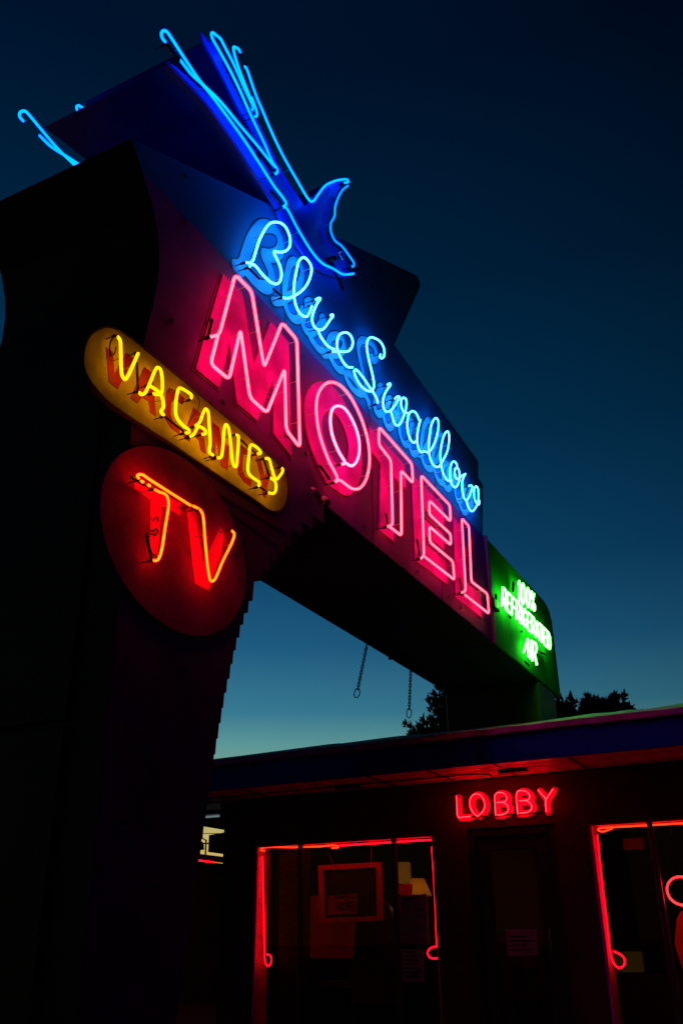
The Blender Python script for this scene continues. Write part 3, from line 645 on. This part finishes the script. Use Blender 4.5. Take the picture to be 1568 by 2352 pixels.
def text_runs(txt, quad, gap=.32, narrow='I1'):
    """quad: photo px of top-left, top-right, bottom-left, bottom-right -> unit (u,v) strokes per letter in px"""
    wd = [.35 if c in narrow else 1. for c in txt]; tot = sum(wd)+gap*(len(txt)-1); x = 0; o = []
    for c, w in zip(txt, wd):
        letter = []
        for st in FONT[c]:
            run = []
            for u, v in st:
                uu = (x+u*w)/tot
                if w < 1: uu = (x+(u-.5)*.6+w/2)/tot
                run.append((uu, v))
            letter.append(run)
        o.append((c, letter)); x += w+gap
    return o
def quad_map(quadW):
    tl, tr, bl, br = quadW
    return lambda u, v: (bl*(1-u)+br*u)*(1-v)+(tl*(1-u)+tr*u)*v

# ------------------------------------------------------------------ green neon wording
air = empty('air_lettering', (-2.76, 10.4, 4.5), 'three lines of small green white neon capitals on the green end panel', 'neon lettering')
XG = -2.72
Gz = lambda x, y: onX(1130+x/10.227, 1310+y/10.227, XG)
lines = [('100%', [Gz(612, 215), Gz(985, 560), Gz(600, 720), Gz(1000, 960)]),
         ('REFRIGERATED', [Gz(245, 400), Gz(1345, 1490), Gz(225, 830), Gz(1375, 1880)]),
         ('AIR', [Gz(790, 1570), Gz(1040, 1720), Gz(740, 1920), Gz(1040, 2210)])]
for txt, q in lines:
    f = quad_map(q)
    for c, letter in text_runs(txt, [0]*4, .28):
        for st in letter:
            P = [f(u, v) for u, v in st]
            P = fillet(P, .03, k=3) if len(P) < 8 else P
            t = obj('neon_tube', MB().tube(P, .013, 7), 'n_green', air, 'green white neon stroke of letter '+c if c.isalpha() else 'green white neon stroke of the figure')
for (x, y, x2, y2) in ((160, 780, 160, 560), (560, 480, 565, 270), (760, 1430, 780, 1390), (1200, 1900, 1320, 1960), (850, 2130, 930, 2220), (480, 1060, 500, 1100)):
    obj('tube_fitting', MB().tube([Gz(x, y)+Vector((-.04, 0, 0)), Gz(x2, y2)+Vector((-.04, 0, 0))], .015, 7), 'black', air)
jb = onX(1137, 1389, -2.76); obj('junction_box', MB().box(-2.797, jb.y-.1, jb.z-.06, -2.74, jb.y+.1, jb.z+.06, .01), 'black', air)

# ------------------------------------------------------------------ chains hanging from the beam
def chain(top, bot, label):
    e = empty('hanging_chain', tuple(top), label, 'chain', 'rusty chains hanging under the sign beam')
    d = (bot-top); L = d.length; d.normalize(); n = max(6, int(L/.042))
    a1 = d.cross(Vector((1, 0, 0))).normalized(); a2 = d.cross(a1)
    for i in range(n+1):
        big = i == n; h = .033 if not big else .06; w = .0135 if not big else .028; s = a1 if i % 2 == 0 else (a1*.35+a2*.94)
        c = top+d*(L*(i+.5)/(n+1))+(d*.03 if big else Vector())
        P = [c+d*(h*math.sin(t)*1.0+(.0))+s*(w*math.cos(t)) for t in [2*math.pi*k/12 for k in range(12)]]
        obj('link', MB().tube(P, .0045 if not big else .006, 5, closed=True), 'rust', e)
    return e
t1 = onX(842, 1470, -4.02); b1 = onX(820, 1590, -4.02); b1 = Vector((b1.x, b1.y, b1.z)); t1 = Vector((-4.02, t1.y, 4.0))
t2 = onX(943, 1535, -3.98); b2 = onX(939, 1636, -3.98); t2 = Vector((-3.98, t2.y, 4.0))
chain(t1, b1, 'rusty chain hanging at a slant, the nearer one under the beam')
chain(t2, b2, 'rusty chain hanging straight down, the farther one nearer the tree')

# ------------------------------------------------------------------ lobby building
FY = 9.0
W1 = (-5.68, -3.585); W2 = (-1.985, 1.6); DR = (-3.225, -2.335); ZT = 2.085; ZB = .2
lob = empty('lobby_building', (-1.5, 11, 0), 'low dark lobby building with blue eave fascia and neon outlined shop windows', 'building')
w = MB()
XL, XR = -6.13, 4.2
w.box(XL, FY, 0, W1[0]-.031, FY+.2, 2.57); w.box(W1[1], FY, 0, DR[0], FY+.2, 2.57); w.box(DR[1], FY, 0, W2[0]-.031, FY+.2, 2.57); w.box(W2[1], FY, 0, XR, FY+.2, 2.57)
for a, b in (W1, W2): w.box(a-.031, FY, ZT, b, FY+.2, 2.57); w.box(a-.031, FY, 0, b, FY+.2, ZB)
w.box(DR[0], FY, 2.11, DR[1], FY+.2, 2.57)
w.box(XL, FY+.2, 0, XL+.2, 15, 2.57); w.box(XR-.2, FY+.2, 0, XR, 15, 2.57); w.box(XL+.2, 14.8, 0, XR-.2, 15, 2.57)
obj('wall', w, 'wall', lob)
# roof with low hipped left end
RY0, RX0, RX1 = 8.07, -7.62, 6.5
zr = 2.865; RYm = 12.0; zm = zr+(RYm-RY0)*.229; RYe = 15.6
r = MB(); rng = random.Random(3)
nx = 90
top = []
xs = [RX0+(RX1-RX0)*i/nx for i in range(nx+1)]
vs = []
for x in xs:
    t = min(1, max(0, (x-RX0)/.9))
    jz = rng.uniform(-.004, .006)
    vs += [(x, RY0, zr+jz), (x, RYm, zr+(zm-zr)*t+rng.uniform(-.012, .012)), (x, RYe, zr)]
fs = []
for i in range(nx):
    for k in (0, 1): fs.append((i*3+k, i*3+3+k, i*3+4+k, i*3+1+k))
r.add(vs, fs)
rf = obj('roof', r, 'roof', lob)
# fascia boards, drip edge
fa = MB()
xx = RX0
while xx < RX1:
    x2 = min(RX1, xx+2.44); fa.box(xx+.001, 8.10, 2.56, x2-.001, 8.14, 2.80, .003); xx = x2
fa.box(RX0, 8.15, 2.56, RX0+.04, 15.5, 2.80, .003)
obj('fascia', fa, 'fascia', lob)
dp = MB()
vs = []
n_ = 120
for i in range(n_+1):
    x = RX0+(RX1-RX0)*i/n_; j = rng.uniform(-.004, .004)
    vs += [(x, 8.095+j, 2.803), (x, 8.06+j, 2.815+j), (x, 8.055, 2.862+j), (x, 8.12, 2.872+j*.5)]
fs = []
for i in range(n_):
    for k in range(3): fs.append((i*4+k, i*4+4+k, i*4+5+k, i*4+1+k))
dp.add(vs, fs); obj('drip_edge', dp, 'drip', lob)
# soffit boards running along the eave
so = MB()
y = 8.145; 
while y < 8.99:
    x = RX0+.05+rng.uniform(0, 1.2)-1.3
    while x < RX1:
        x2 = x+3.1; so.box(max(x, RX0+.05)+.002, y+.004, 2.585+rng.uniform(-.003, .003), min(x2, RX1)-.002, min(y+.088, 8.995), 2.60, .002); x = x2
    y += .094
obj('soffit_boards', so, 'boards', lob)
obj('soffit_boards', MB().box(RX0+.05, 9.0, 2.58, XL-.01, 15.4, 2.60), 'boards', lob)
obj('ceiling', MB().box(XL+.2, FY+.2, 2.45, XR-.2, 14.8, 2.56), 'room', lob)
obj('room_wall', MB().box(XL+.21, 12.6, 0, -.6, 12.7, 2.45).box(-.6, 13.4, 0, XR-.21, 13.5, 2.45), 'room', lob)
obj('floor', MB().box(XL+.2, FY+.2, .001, XR-.2, 14.8, .1), 'wood', lob)
# conduit, brackets under the eave
cn = MB().tube([(-7.4, 8.62, 2.572), (-3.0, 8.62, 2.572), (-2.82, 8.66, 2.56), (-2.78, 8.7, 2.5)], .008, 6)
for x in (-6.3, -5.45, -3.95, -3.3, -2.65, -1.95, -.9, .3): obj('soffit_joint', MB().box(x, 8.2, 2.572, x+.012, 8.95, 2.583), 'black', lob)
for x in (-2.72, -4.5): obj('sensor_box', MB().box(x, 8.6, 2.55, x+.28, 8.68, 2.582, .006), 'black', lob)
obj('conduit', cn, 'black', lob)

def window(a, b, mulls, name_label):
    f = MB(); y0, y1 = FY+.03, FY+.11
    f.box(a-.03, y0-.02, ZB, a, y1+.16, ZT, .004).box(b-.03, y0, ZB, b, y1, ZT, .004).box(a+.002, y0, ZT-.02, b-.031, y1+.1, ZT, .004).box(a+.002, y0, ZB, b-.031, y1, ZB+.05, .004)
    fr = obj('window', f, 'frame', lob, name_label)
    for x in mulls: obj('mullion', MB().box(x-.024, y0-.012, ZB+.052, x+.024, y0+.043, ZT-.022, .004), 'mull', fr)
    xs = [a+.002]+list(mulls)+[b-.031]
    for p, q in zip(xs[:-1], xs[1:]): obj('pane', MB().box(p+.03 if p in mulls else p, FY+.046, ZB+.052, q-.03 if q in mulls else q, FY+.050, ZT-.022), 'glass', fr)
    return fr
window(*W1, [-5.15, -4.035], 'wide three pane shop window')
window(*W2, [-1.455, -.3, .7], 'wide shop window right of the door')
df = MB().box(DR[0], FY+.02, .1, DR[0]+.07, FY+.12, 2.105, .004).box(DR[1]-.07, FY+.02, .1, DR[1], FY+.12, 2.105, .004).box(DR[0]+.072, FY+.02, 2.03, DR[1]-.072, FY+.12, 2.105, .004)
do = obj('door', MB().box(DR[0]+.08, FY+.05, .12, DR[0]+.2, FY+.1, 2.02, .004).box(DR[1]-.2, FY+.05, .12, DR[1]-.08, FY+.1, 2.02, .004).box(DR[0]+.202, FY+.05, 1.9, DR[1]-.202, FY+.1, 2.02, .004).box(DR[0]+.202, FY+.05, .12, DR[1]-.202, FY+.1, .4, .004), 'door', lob, 'dark glazed entrance door')
obj('door_frame', df, 'door', lob)
obj('pane', MB().box(DR[0]+.2, FY+.074, .4, DR[1]-.2, FY+.078, 1.9), 'glass', do)
obj('handle', MB().tube([(DR[1]-.15, FY+.04, .95), (DR[1]-.15, FY+.01, .97), (DR[1]-.15, FY+.01, 1.17), (DR[1]-.15, FY+.04, 1.19)], .008, 6), 'steel', do)

# ------------------------------------------------------------------ LOBBY neon sign
lb = empty('lobby_sign', (-2.85, FY, 2.34), 'red neon word LOBBY on red letters over the entrance door', 'sign')
YL = FY-.09
LB = lambda p: Z(1040, 1790, 6.272, p)
LET = {'L': [LB([(48, 245), (55, 400), (66, 530), (85, 548), (140, 545), (250, 535)])],
 'O': [LB([(345, 530), (290, 480), (248, 400), (238, 320), (270, 240), (335, 208), (400, 235), (445, 310), (455, 390), (420, 470), (350, 533)])],
 'B': [LB([(612, 515), (605, 400), (600, 240), (625, 200), (680, 190), (735, 205), (772, 260), (750, 315), (690, 330), (630, 335)]), LB([(690, 328), (755, 350), (797, 415), (770, 480), (710, 506), (640, 514)])],
 'b': [LB([(930, 495), (918, 380), (912, 220), (930, 175), (985, 162), (1055, 178), (1105, 240), (1085, 290), (1020, 305), (955, 310)]), LB([(1020, 303), (1090, 328), (1132, 390), (1110, 450), (1040, 480), (960, 486)])],
 'Y': [LB([(1225, 155), (1280, 220), (1328, 280), (1332, 370), (1340, 465)]), LB([(1435, 140), (1390, 210), (1342, 282)])]}
for k, runs in LET.items():
    P = [smooth([onY(x, y, YL) for x, y in px], 4) for px in runs]
    mb = MB(); ribbon(mb, [[(v.x, v.z) for v in p] for p in P], .031, 'Y', FY-.022, .005)
    # give the cut-out letter a real edge
    side = MB(); ribbon(side, [[(v.x, v.z) for v in p] for p in P], .031, 'Y', FY-.003, .005)
    mb.add(side.v, side.f)
    pan = obj('letter_panel', mb, 'red', lb, 'red letter '+k.upper())
    for p in P: neon_run(pan, p, .0058, 'n_red', .066, axis='Y', sup=.25)
obj('feed_tube', MB().tube([onY(x, y, FY-.05) for x, y in LB([(250, 540), (420, 530), (600, 520), (780, 508), (930, 495), (1110, 485), (1330, 468)])], .008, 6), 'black', lb)

# ------------------------------------------------------------------ window border neon
YN = FY+.085
R3 = lambda p: Z(560, 1900, 3.267, p)
R4 = lambda p: Z(1020, 1780, 2.861, p)
R9 = lambda p: Z(1400, 1940, 5.708, p)
wn = empty('window_neon', (-4.6, FY+.13, 1.5), 'red neon border inside the three pane window, left of the door', 'neon border', 'neon borders inside the lobby windows')
def wrun(parent, px, mat, r=.0085, sup=.5):
    return neon_run(parent, smooth([onY(x, y, YN) for x, y in px], 4), r, mat, .0 if False else -.05, axis='Y', sup=0, ends=False)
wrun(wn, R3([(155, 175), (130, 172), (135, 158), (370, 151), (560, 145), (700, 139), (708, 150), (660, 156)]), 'n_orange')
wrun(wn, R3([(715, 138), (1000, 120), (1200, 107), (1420, 94)]), 'n_win')
wrun(wn, R3([(140, 222), (146, 500), (155, 930), (158, 1000), (176, 1040), (198, 1030), (206, 985), (195, 960), (172, 955)]), 'n_win')
wrun(wn, R3([(1410, 150), (1425, 400), (1440, 700), (1446, 890)]), 'n_win')
wrun(wn, R3([(1470, 905), (1430, 897), (1390, 915), (1376, 945), (1392, 975), (1425, 985), (1465, 980)]), 'n_win')
obj('tube_mount', MB().tube([onY(x, y, YN+.01) for x, y in R3([(165, 190), (205, 200)])], .006, 6).tube([onY(x, y, YN+.01) for x, y in R3([(122, 240), (126, 300)])], .012, 6), 'black', wn)
wn2 = empty('window_neon', (-1.2, FY+.13, 1.5), 'red neon border inside the window right of the door, ends in a teardrop loop', 'neon border', 'neon borders inside the lobby windows')
wrun(wn2, R4([(1100, 352), (1035, 372), (1008, 362), (1015, 352), (1050, 347), (1295, 333), (1568, 317), (1900, 298)]), 'n_orange')
wrun(wn2, R4([(1004, 398), (1018, 550), (1040, 750), (1070, 1000), (1092, 1180), (1118, 1248), (1150, 1268), (1180, 1248), (1182, 1210), (1155, 1180), (1115, 1160)]), 'n_win')
rg = empty('ring_neon_sign', (-.9, FY+.2, 1.4), 'crimson neon ring hanging in the window at the right edge of the view', 'neon sign')
c0 = onY(1564, 2046, FY+.2)
rp = [c0+Vector((.125*math.cos(t), 0, .118*math.sin(t))) for t in [2*math.pi*i/40 for i in range(40)]]
obj('neon_tube', MB().tube(rp, .0085, 8, closed=True), 'n_red', rg)
obj('hanging_wire', MB().tube([c0+Vector((-.05, 0, .11)), c0+Vector((-.06, 0, .3)), c0+Vector((.02, 0, .66))], .0025, 5), 'black', rg)

# ------------------------------------------------------------------ things seen through the windows
def poly_on(px, Y): return [(onY(x, y, Y).x, onY(x, y, Y).z) for x, y in px]
def slab(px, Y, d=.01): return MB().prism(poly_on(px, Y), Y, Y+d, axis='Y')
# hanging picture
pic = empty('hanging_picture', tuple(onY(806, 2050, 9.35)), 'square red framed picture hanging on wires in the middle pane', 'picture')
oq = poly_on([(732, 1988), (876, 1980), (879, 2114), (736, 2120)], 9.35); iq = poly_on([(743, 1999), (865, 1992), (867, 2104), (746, 2109)], 9.35)
obj('picture_frame', MB().prism([oq, iq], 9.33, 9.37, axis='Y'), 'pframe', pic)
obj('picture', MB().prism(iq, 9.365, 9.372, axis='Y'), 'wood', pic)
ip = MB().prism(poly_on([(752, 2058), (820, 2052), (818, 2098), (752, 2101)], 9.36), 9.357, 9.363, axis='Y'); obj('printed_label', ip, 'darkred', pic)
tm = MB()
for txt, q in (('SWALLOW', [(768, 2056), (838, 2052), (769, 2064), (838, 2060)]), ('MOTEL', [(772, 2073), (822, 2070), (772, 2092), (822, 2090)])):
    f = quad_map([onY(x, y, 9.352) for x, y in q])
    for c, letter in text_runs(txt, 0, .25):
        for st in letter: tm.tube([f(u, v) for u, v in st], .004, 5)
obj('printed_wording', tm, 'ink', pic)
obj('hanging_wire', MB().tube([onY(765, 1984, 9.35), onY(750, 1952, 9.35)], .002, 4).tube([onY(852, 1981, 9.35), onY(852, 1938, 9.35)], .002, 4), 'red', pic)
po = obj('display_board', slab([(713, 2058), (760, 2055), (817, 2075), (815, 2120), (808, 2201), (710, 2201)], 9.6, .03), 'card'); tag(po, 'large plain pale board standing behind the framed picture', 'board')
# chair back seen as a dark arch
ch = empty('armchair', (-4.25, 9.95, .1), 'dark round backed armchair behind the middle window pane', 'chair')
bk = []
c1 = onY(855, 2110, 9.9)
for i in range(17):
    t = math.pi*i/16; bk.append((c1.x-.26*math.cos(t), c1.z+.22*math.sin(t)))
bk += [(c1.x+.27, .5), (c1.x-.27, .5)]
obj('backrest', MB().prism(bk, 9.86, 9.95, axis='Y'), 'wood', ch); obj('seat', MB().box(c1.x-.28, 9.955, .42, c1.x+.28, 10.5, .55, .03), 'wood', ch)
for sx in (-.25, .21):
    for yy in (9.87, 10.44): obj('leg', MB().box(c1.x+sx, yy, .1, c1.x+sx+.04, yy+.04, .415 if yy > 10 else .495), 'wood', ch)
# table lamp
c2 = onY(959, 2038, 10.4)
lm = empty('table_lamp', (c2.x, 10.4, c2.z-.5), 'lit table lamp with a cream cone shade behind the right pane', 'lamp')
obj('lamp_shade', MB().lathe((c2.x, 10.4, c2.z), [(.16, -.095), (.08, .095)], 24), 'shade', lm)
obj('light_bulb', MB().lathe((c2.x, 10.4, c2.z-.06), [(.001, -.03), (.02, -.02), (.028, 0), (.02, .02), (.001, .03)], 12), 'n_blb', lm)
obj('lamp_base', MB().lathe((c2.x, 10.4, c2.z-.5), [(.001, 0), (.08, .0), (.08, .02), (.02, .04), (.05, .12), (.06, .2), (.03, .3), (.012, .33), (.012, .45)], 16), 'brass', lm)
sd = empty('side_table', (c2.x, 10.4, .1), 'dark side table carrying the lit lamp', 'table')
obj('table_top', MB().box(c2.x-.3, 10.1, c2.z-.53, c2.x+.3, 10.7, c2.z-.501, .006), 'wood', sd)
for sx in (-.27, .23):
    for yy in (10.13, 10.62): obj('leg', MB().box(c2.x+sx, yy, .1, c2.x+sx+.04, yy+.04, c2.z-.531), 'wood', sd)
c3 = onY(926, 2005, 11.8)
ln = empty('wall_light', tuple(c3), 'small square amber wall light beside the lit lamp', 'wall light')
obj('light_box', MB().box(c3.x-.07, 11.74, c3.z-.13, c3.x+.07, 11.9, c3.z+.13, .01), 'n_lantern', ln); obj('light_cap', MB().box(c3.x-.1, 11.72, c3.z+.131, c3.x+.1, 11.92, c3.z+.15, .004), 'black', ln)
# red pot / ornament left of the lamp
orn = obj('red_folder', slab([(908, 2032), (945, 2030), (944, 2052), (915, 2092), (908, 2080)], 9.5, .02), 'pframe'); tag(orn, 'red card propped left of the lamp shade', 'card')
# notices on the glass
def notice(px, label, rows, blobs=()):
    q = [onY(x, y, 9.041) for x, y in px]
    e = obj('notice', MB().prism([(v.x, v.z) for v in q], 9.039, 9.043, axis='Y'), 'paper'); tag(e, label, 'notice', 'paper notices stuck on the lobby glass')
    f = quad_map([q[0], q[1], q[3], q[2]]); ln_ = MB(); rg_ = random.Random(len(px)+rows)
    for i in range(rows):
        v = 1-(i+1.5)/(rows+2); u1 = rg_.uniform(.6, .92)
        a, b, c, d = f(.08, v), f(u1, v), f(u1, v-.35/(rows+2)), f(.08, v-.35/(rows+2))
        ln_.add([(p.x, 9.0375, p.z) for p in (a, b, c, d)], [(0, 1, 2, 3)])
    for (u, v, w_, h_) in blobs:
        a, b, c, d = f(u, v), f(u+w_, v), f(u+w_, v-h_), f(u, v-h_); ln_.add([(p.x, 9.037, p.z) for p in (a, b, c, d)], [(0, 1, 2, 3)])
    o = obj('printed_lines', ln_, 'ink', e); return e
notice([(917, 2056), (980, 2054), (985, 2168), (920, 2166)], 'tall printed notice on the right pane, the upper of two', 26, [(.12, .93, .26, .05), (.55, .72, .35, .03)])
notice([(921, 2180), (972, 2180), (973, 2256), (925, 2255)], 'smaller notice with a dark drawing, below the tall one', 6, [(.3, .95, .3, .08), (.35, .3, .35, .18), (.7, .42, .2, .12)])
notice([(1161, 2134), (1232, 2134), (1235, 2194), (1166, 2196)], 'blank looking notice on the glass of the entrance door', 4)
dc = MB()
f = quad_map([onY(x, y, 9.0415) for x, y in ((738, 2254), (804, 2252), (738, 2266), (804, 2265))])
for c, letter in text_runs('MOTEL', 0, .3):
    for st in letter: dc.tube([f(u, v) for u, v in st], .004, 5)
dcl = obj('glass_decal', dc, 'darkred'); tag(dcl, 'small dark red MOTEL lettering low on the middle pane', 'decal')
# blind in the left pane
bl = MB(); zz = 2.03
while zz > .7: bl.add([(-5.6, 9.35, zz), (-5.2, 9.35, zz), (-5.2, 9.372, zz-.018), (-5.6, 9.372, zz-.018)], [(0, 1, 2, 3)]); zz -= .024
bo = obj('window_blind', bl, 'blind'); tag(bo, 'lowered slatted blind behind the narrow left pane', 'blind')
# right window contents
q = slab([(1428, 1927), (1476, 1924), (1477, 1950), (1432, 1953)], 10.5, .02); pl = obj('wall_plaque', q, 'card'); tag(pl, 'small red lit rectangular plaque high behind the right window', 'plaque')
rb = obj('hanging_banner', slab([(1562, 2093), (1640, 2085), (1650, 2300), (1590, 2330), (1568, 2235), (1548, 2168), (1553, 2110)], 9.6, .03), 'pframe'); tag(rb, 'red cloth shape under the neon ring at the right edge', 'banner')
ds = empty('reception_desk', (-1.6, 11.0, .1), 'reception desk with a warm lit top seen low in the right window', 'desk')
a = onY(1392, 2235, 10.8); b = onY(1466, 2235, 10.8)
obj('desk_top', MB().box(a.x-.25, 10.8, a.z-.04, b.x+.6, 11.5, a.z, .006), 'wood', ds); obj('desk_front', MB().box(a.x-.2, 10.85, .1, b.x+.55, 10.9, a.z-.041), 'wood', ds)
dl = empty('desk_glow_box', (a.x+.1, 11.2, a.z), 'added dim amber glow box making the lit patch on the reception desk, low in the right window', 'glow box')  # added emissive box that gives the warm lit patch on the desk
obj('lit_panel', MB().box(a.x-.1, 11.1, a.z+.002, b.x, 11.12, a.z+.2), 'n_deskglow', dl); obj('glow_box_frame', MB().box(a.x-.12, 11.125, a.z+.002, b.x+.02, 11.4, a.z+.23, .005).box(a.x-.12, 11.09, a.z+.202, b.x+.02, 11.123, a.z+.23, .004), 'wood', dl)
cg = empty('wooden_chair', (-2.72, 10.6, .1), 'pale wooden chair seen through the entrance door glass', 'chair')
ca = onY(1163, 2200, 10.6); cb = onY(1248, 2200, 10.6)
for x in (ca.x, cb.x-.05): obj('leg', MB().box(x, 10.6, .1, x+.045, 10.645, ca.z+.08, .004), 'wood', cg); obj('leg', MB().box(x, 11.0, .1, x+.045, 11.045, .52, .004), 'wood', cg)
obj('seat', MB().box(ca.x, 10.65, .525, cb.x, 11.05, .57, .008), 'wood', cg); obj('backrest', MB().box(ca.x+.05, 10.61, ca.z-.1, cb.x-.055, 10.635, ca.z+.06, .004), 'wood', cg)

# soffit lights left of the lobby
c4 = onZ(485, 1868, 2.575)
fx = empty('soffit_light', (c4.x, c4.y, 2.55), 'flat tube light under the eave left of the lobby wall', 'ceiling light')
obj('light_housing', MB().box(c4.x-.5, c4.y-.12, 2.545, c4.x+.18, c4.y+.12, 2.578, .006), 'steel', fx)
obj('light_tube', MB().tube([(c4.x-.46, c4.y-.03, 2.53), (c4.x+.14, c4.y-.03, 2.53)], .012, 8), 'n_fix', fx)

# ------------------------------------------------------------------ guest wing, far block, street lamp, wires
wg = empty('guest_wing', (-13.5, 20, 0), 'low guest wing with a red neon line along its eave', 'building')
obj('wall', MB().box(-16, 10, 0, -12.9, 40, 2.6), 'wall', wg); obj('roof', MB().box(-16.4, 9.5, 2.74, -12, 41, 2.84, .01), 'fascia', wg)
ny = onX(492, 1981, -11.96).y
obj('neon_tube', MB().tube([(-11.96, 10, 2.70), (-11.96, ny, 2.70)], .013, 8), 'n_win', wg); obj('neon_tube', MB().tube([(-11.96, ny+.05, 2.70), (-11.96, 30, 2.70)], .009, 8), neon('dim_amber_neon', (.55, .25, .03)), wg)
# distant block
k0 = onY(480, 1918, 30); k1 = onY(520, 1911, 30); kb = onY(480, 1957, 30); kx = k0.x+7
fb = empty('distant_block', (k0.x+3, 32, 0), 'dark flat roofed block silhouetted against the yellow horizon', 'building')
zk = k0.z+(k1.z-k0.z)*(kx-k0.x)/(k1.x-k0.x)
fq = [(k0.x, kb.z), (kx, kb.z), (kx, zk), (k0.x, k0.z)]
obj('upper_storey', MB().prism(fq, 30, 34, axis='Y'), 'farwall', fb)
for x_ in (k0.x+3, kx-.5): obj('post', MB().box(x_, 30.5, 0, x_+.15, 30.65, kb.z-.005), 'farwall', fb)
pb = onX(472, 1962, -30); pt = onX(472, 1930, -30); ph = onX(464, 1932, -30)
sl = empty('street_lamp', (-30, pb.y, 0), 'thin street lamp post silhouetted against the yellow horizon', 'street lamp')
obj('pole', MB().tube([(-30, pb.y, 0), (-30, pb.y, pt.z)], .045, 8), 'black', sl); obj('arm', MB().tube([(-30, pb.y, pt.z), (-30, ph.y, pt.z+.08)], .03, 6), 'black', sl); obj('lamp_head', MB().lathe((-30, ph.y, ph.z-.25), [(.01, -.2), (.14, -.18), (.12, .06), (.04, .2), (.01, .24)], 10), 'black', sl)
wr = MB()
for ya, yb in ((1937, 1937.5), (1914, 1914.5)):
    wr.tube([onX(430, ya, -28), onX(520, yb, -28)], .035 if ya > 1920 else .018, 5)
wo = obj('overhead_wire', wr, 'black'); tag(wo, 'dark overhead wires crossing the yellow strip of sky', 'wire')

# ------------------------------------------------------------------ trees behind the sign
def tree(base, top, spread, seed, label, n=150, leafs=60, pw=.62, k=1.75):
    rg_ = random.Random(seed); e = empty('cedar_tree', tuple(base), label, 'tree', 'cedars behind the roof')
    H_ = top-base.z; tr = MB(); cen = []
    for i in range(9):
        t = i/8; cen.append(base+Vector((math.sin(t*3+seed)*.18, math.cos(t*2.3)*.12, H_*.86*t)))
    tr.tube(cen, .2, 8, radii=[.28*(1-t/9.5)+.02 for t in range(9)])
    lf = MB()
    def spray(o, d, L):
        d = d.normalized(); s = d.orthogonal().normalized(); u = d.cross(s)
        for k in range(leafs):
            t = rg_.random(); an = rg_.uniform(0, 6.283); rr_ = (1-t)*L*.33*math.sqrt(rg_.random())+.01
            p = o+d*(t*L)+(s*math.cos(an)+u*math.sin(an))*rr_
            q = (d*.9+(s*math.cos(an)+u*math.sin(an))*.8+Vector((0, 0, rg_.uniform(-.1, .4)))).normalized()
            w_ = q.orthogonal().normalized(); w_.rotate(Matrix.Rotation(rg_.uniform(0, 6.28), 3, q)); l_ = rg_.uniform(.1, .22)
            lf.add([p-w_*.05, p+w_*.05, p+q*l_], [(0, 1, 2)])
    for i in range(n):
        t = rg_.uniform(.28, 1)**.8; prof_ = min(1, k*(1-t)**pw) if t > .45 else 1
        an = rg_.uniform(0, 6.283); rr_ = spread*prof_*rg_.uniform(.45, 1)
        o = base+Vector((math.cos(an)*rr_, math.sin(an)*rr_, H_*t*.93))
        st = base+Vector((0, 0, H_*t*.78))
        if i % 2 == 0: tr.tube([st, (st+o)/2+Vector((0, 0, -.08)), o], .03, 5, radii=[.06, .035, .012])
        out_ = Vector((math.cos(an), math.sin(an), rg_.uniform(.7, 2.0)))
        spray(o-out_.normalized()*.2, out_, rg_.uniform(.6, 1.05))
        if rg_.random() < .6: spray(o-Vector((math.cos(an), math.sin(an), 0))*.3, Vector((rg_.uniform(-1, 1), rg_.uniform(-1, 1), rg_.uniform(.2, 1.5))), rg_.uniform(.5, .8))
    obj('trunk', tr, 'bark', e); obj('crown', lf, 'leaf', e); return e
Yt = 26
p = onY(1128, 1600, Yt); tree(Vector((p.x, Yt, 0)), onY(1150, 1500, Yt).z, 3.05, 3, 'broad dark cedar behind the right leg of the sign', 620, 80)
p = onY(1352, 1600, Yt-1); tree(Vector((p.x, Yt-1, 0)), onY(1340, 1612, Yt-1).z, 1.3, 11, 'smaller spiky cedar right of the sign leg above the roof', 430, 80, .3, 1.6)
print('objects', len(bpy.data.objects))
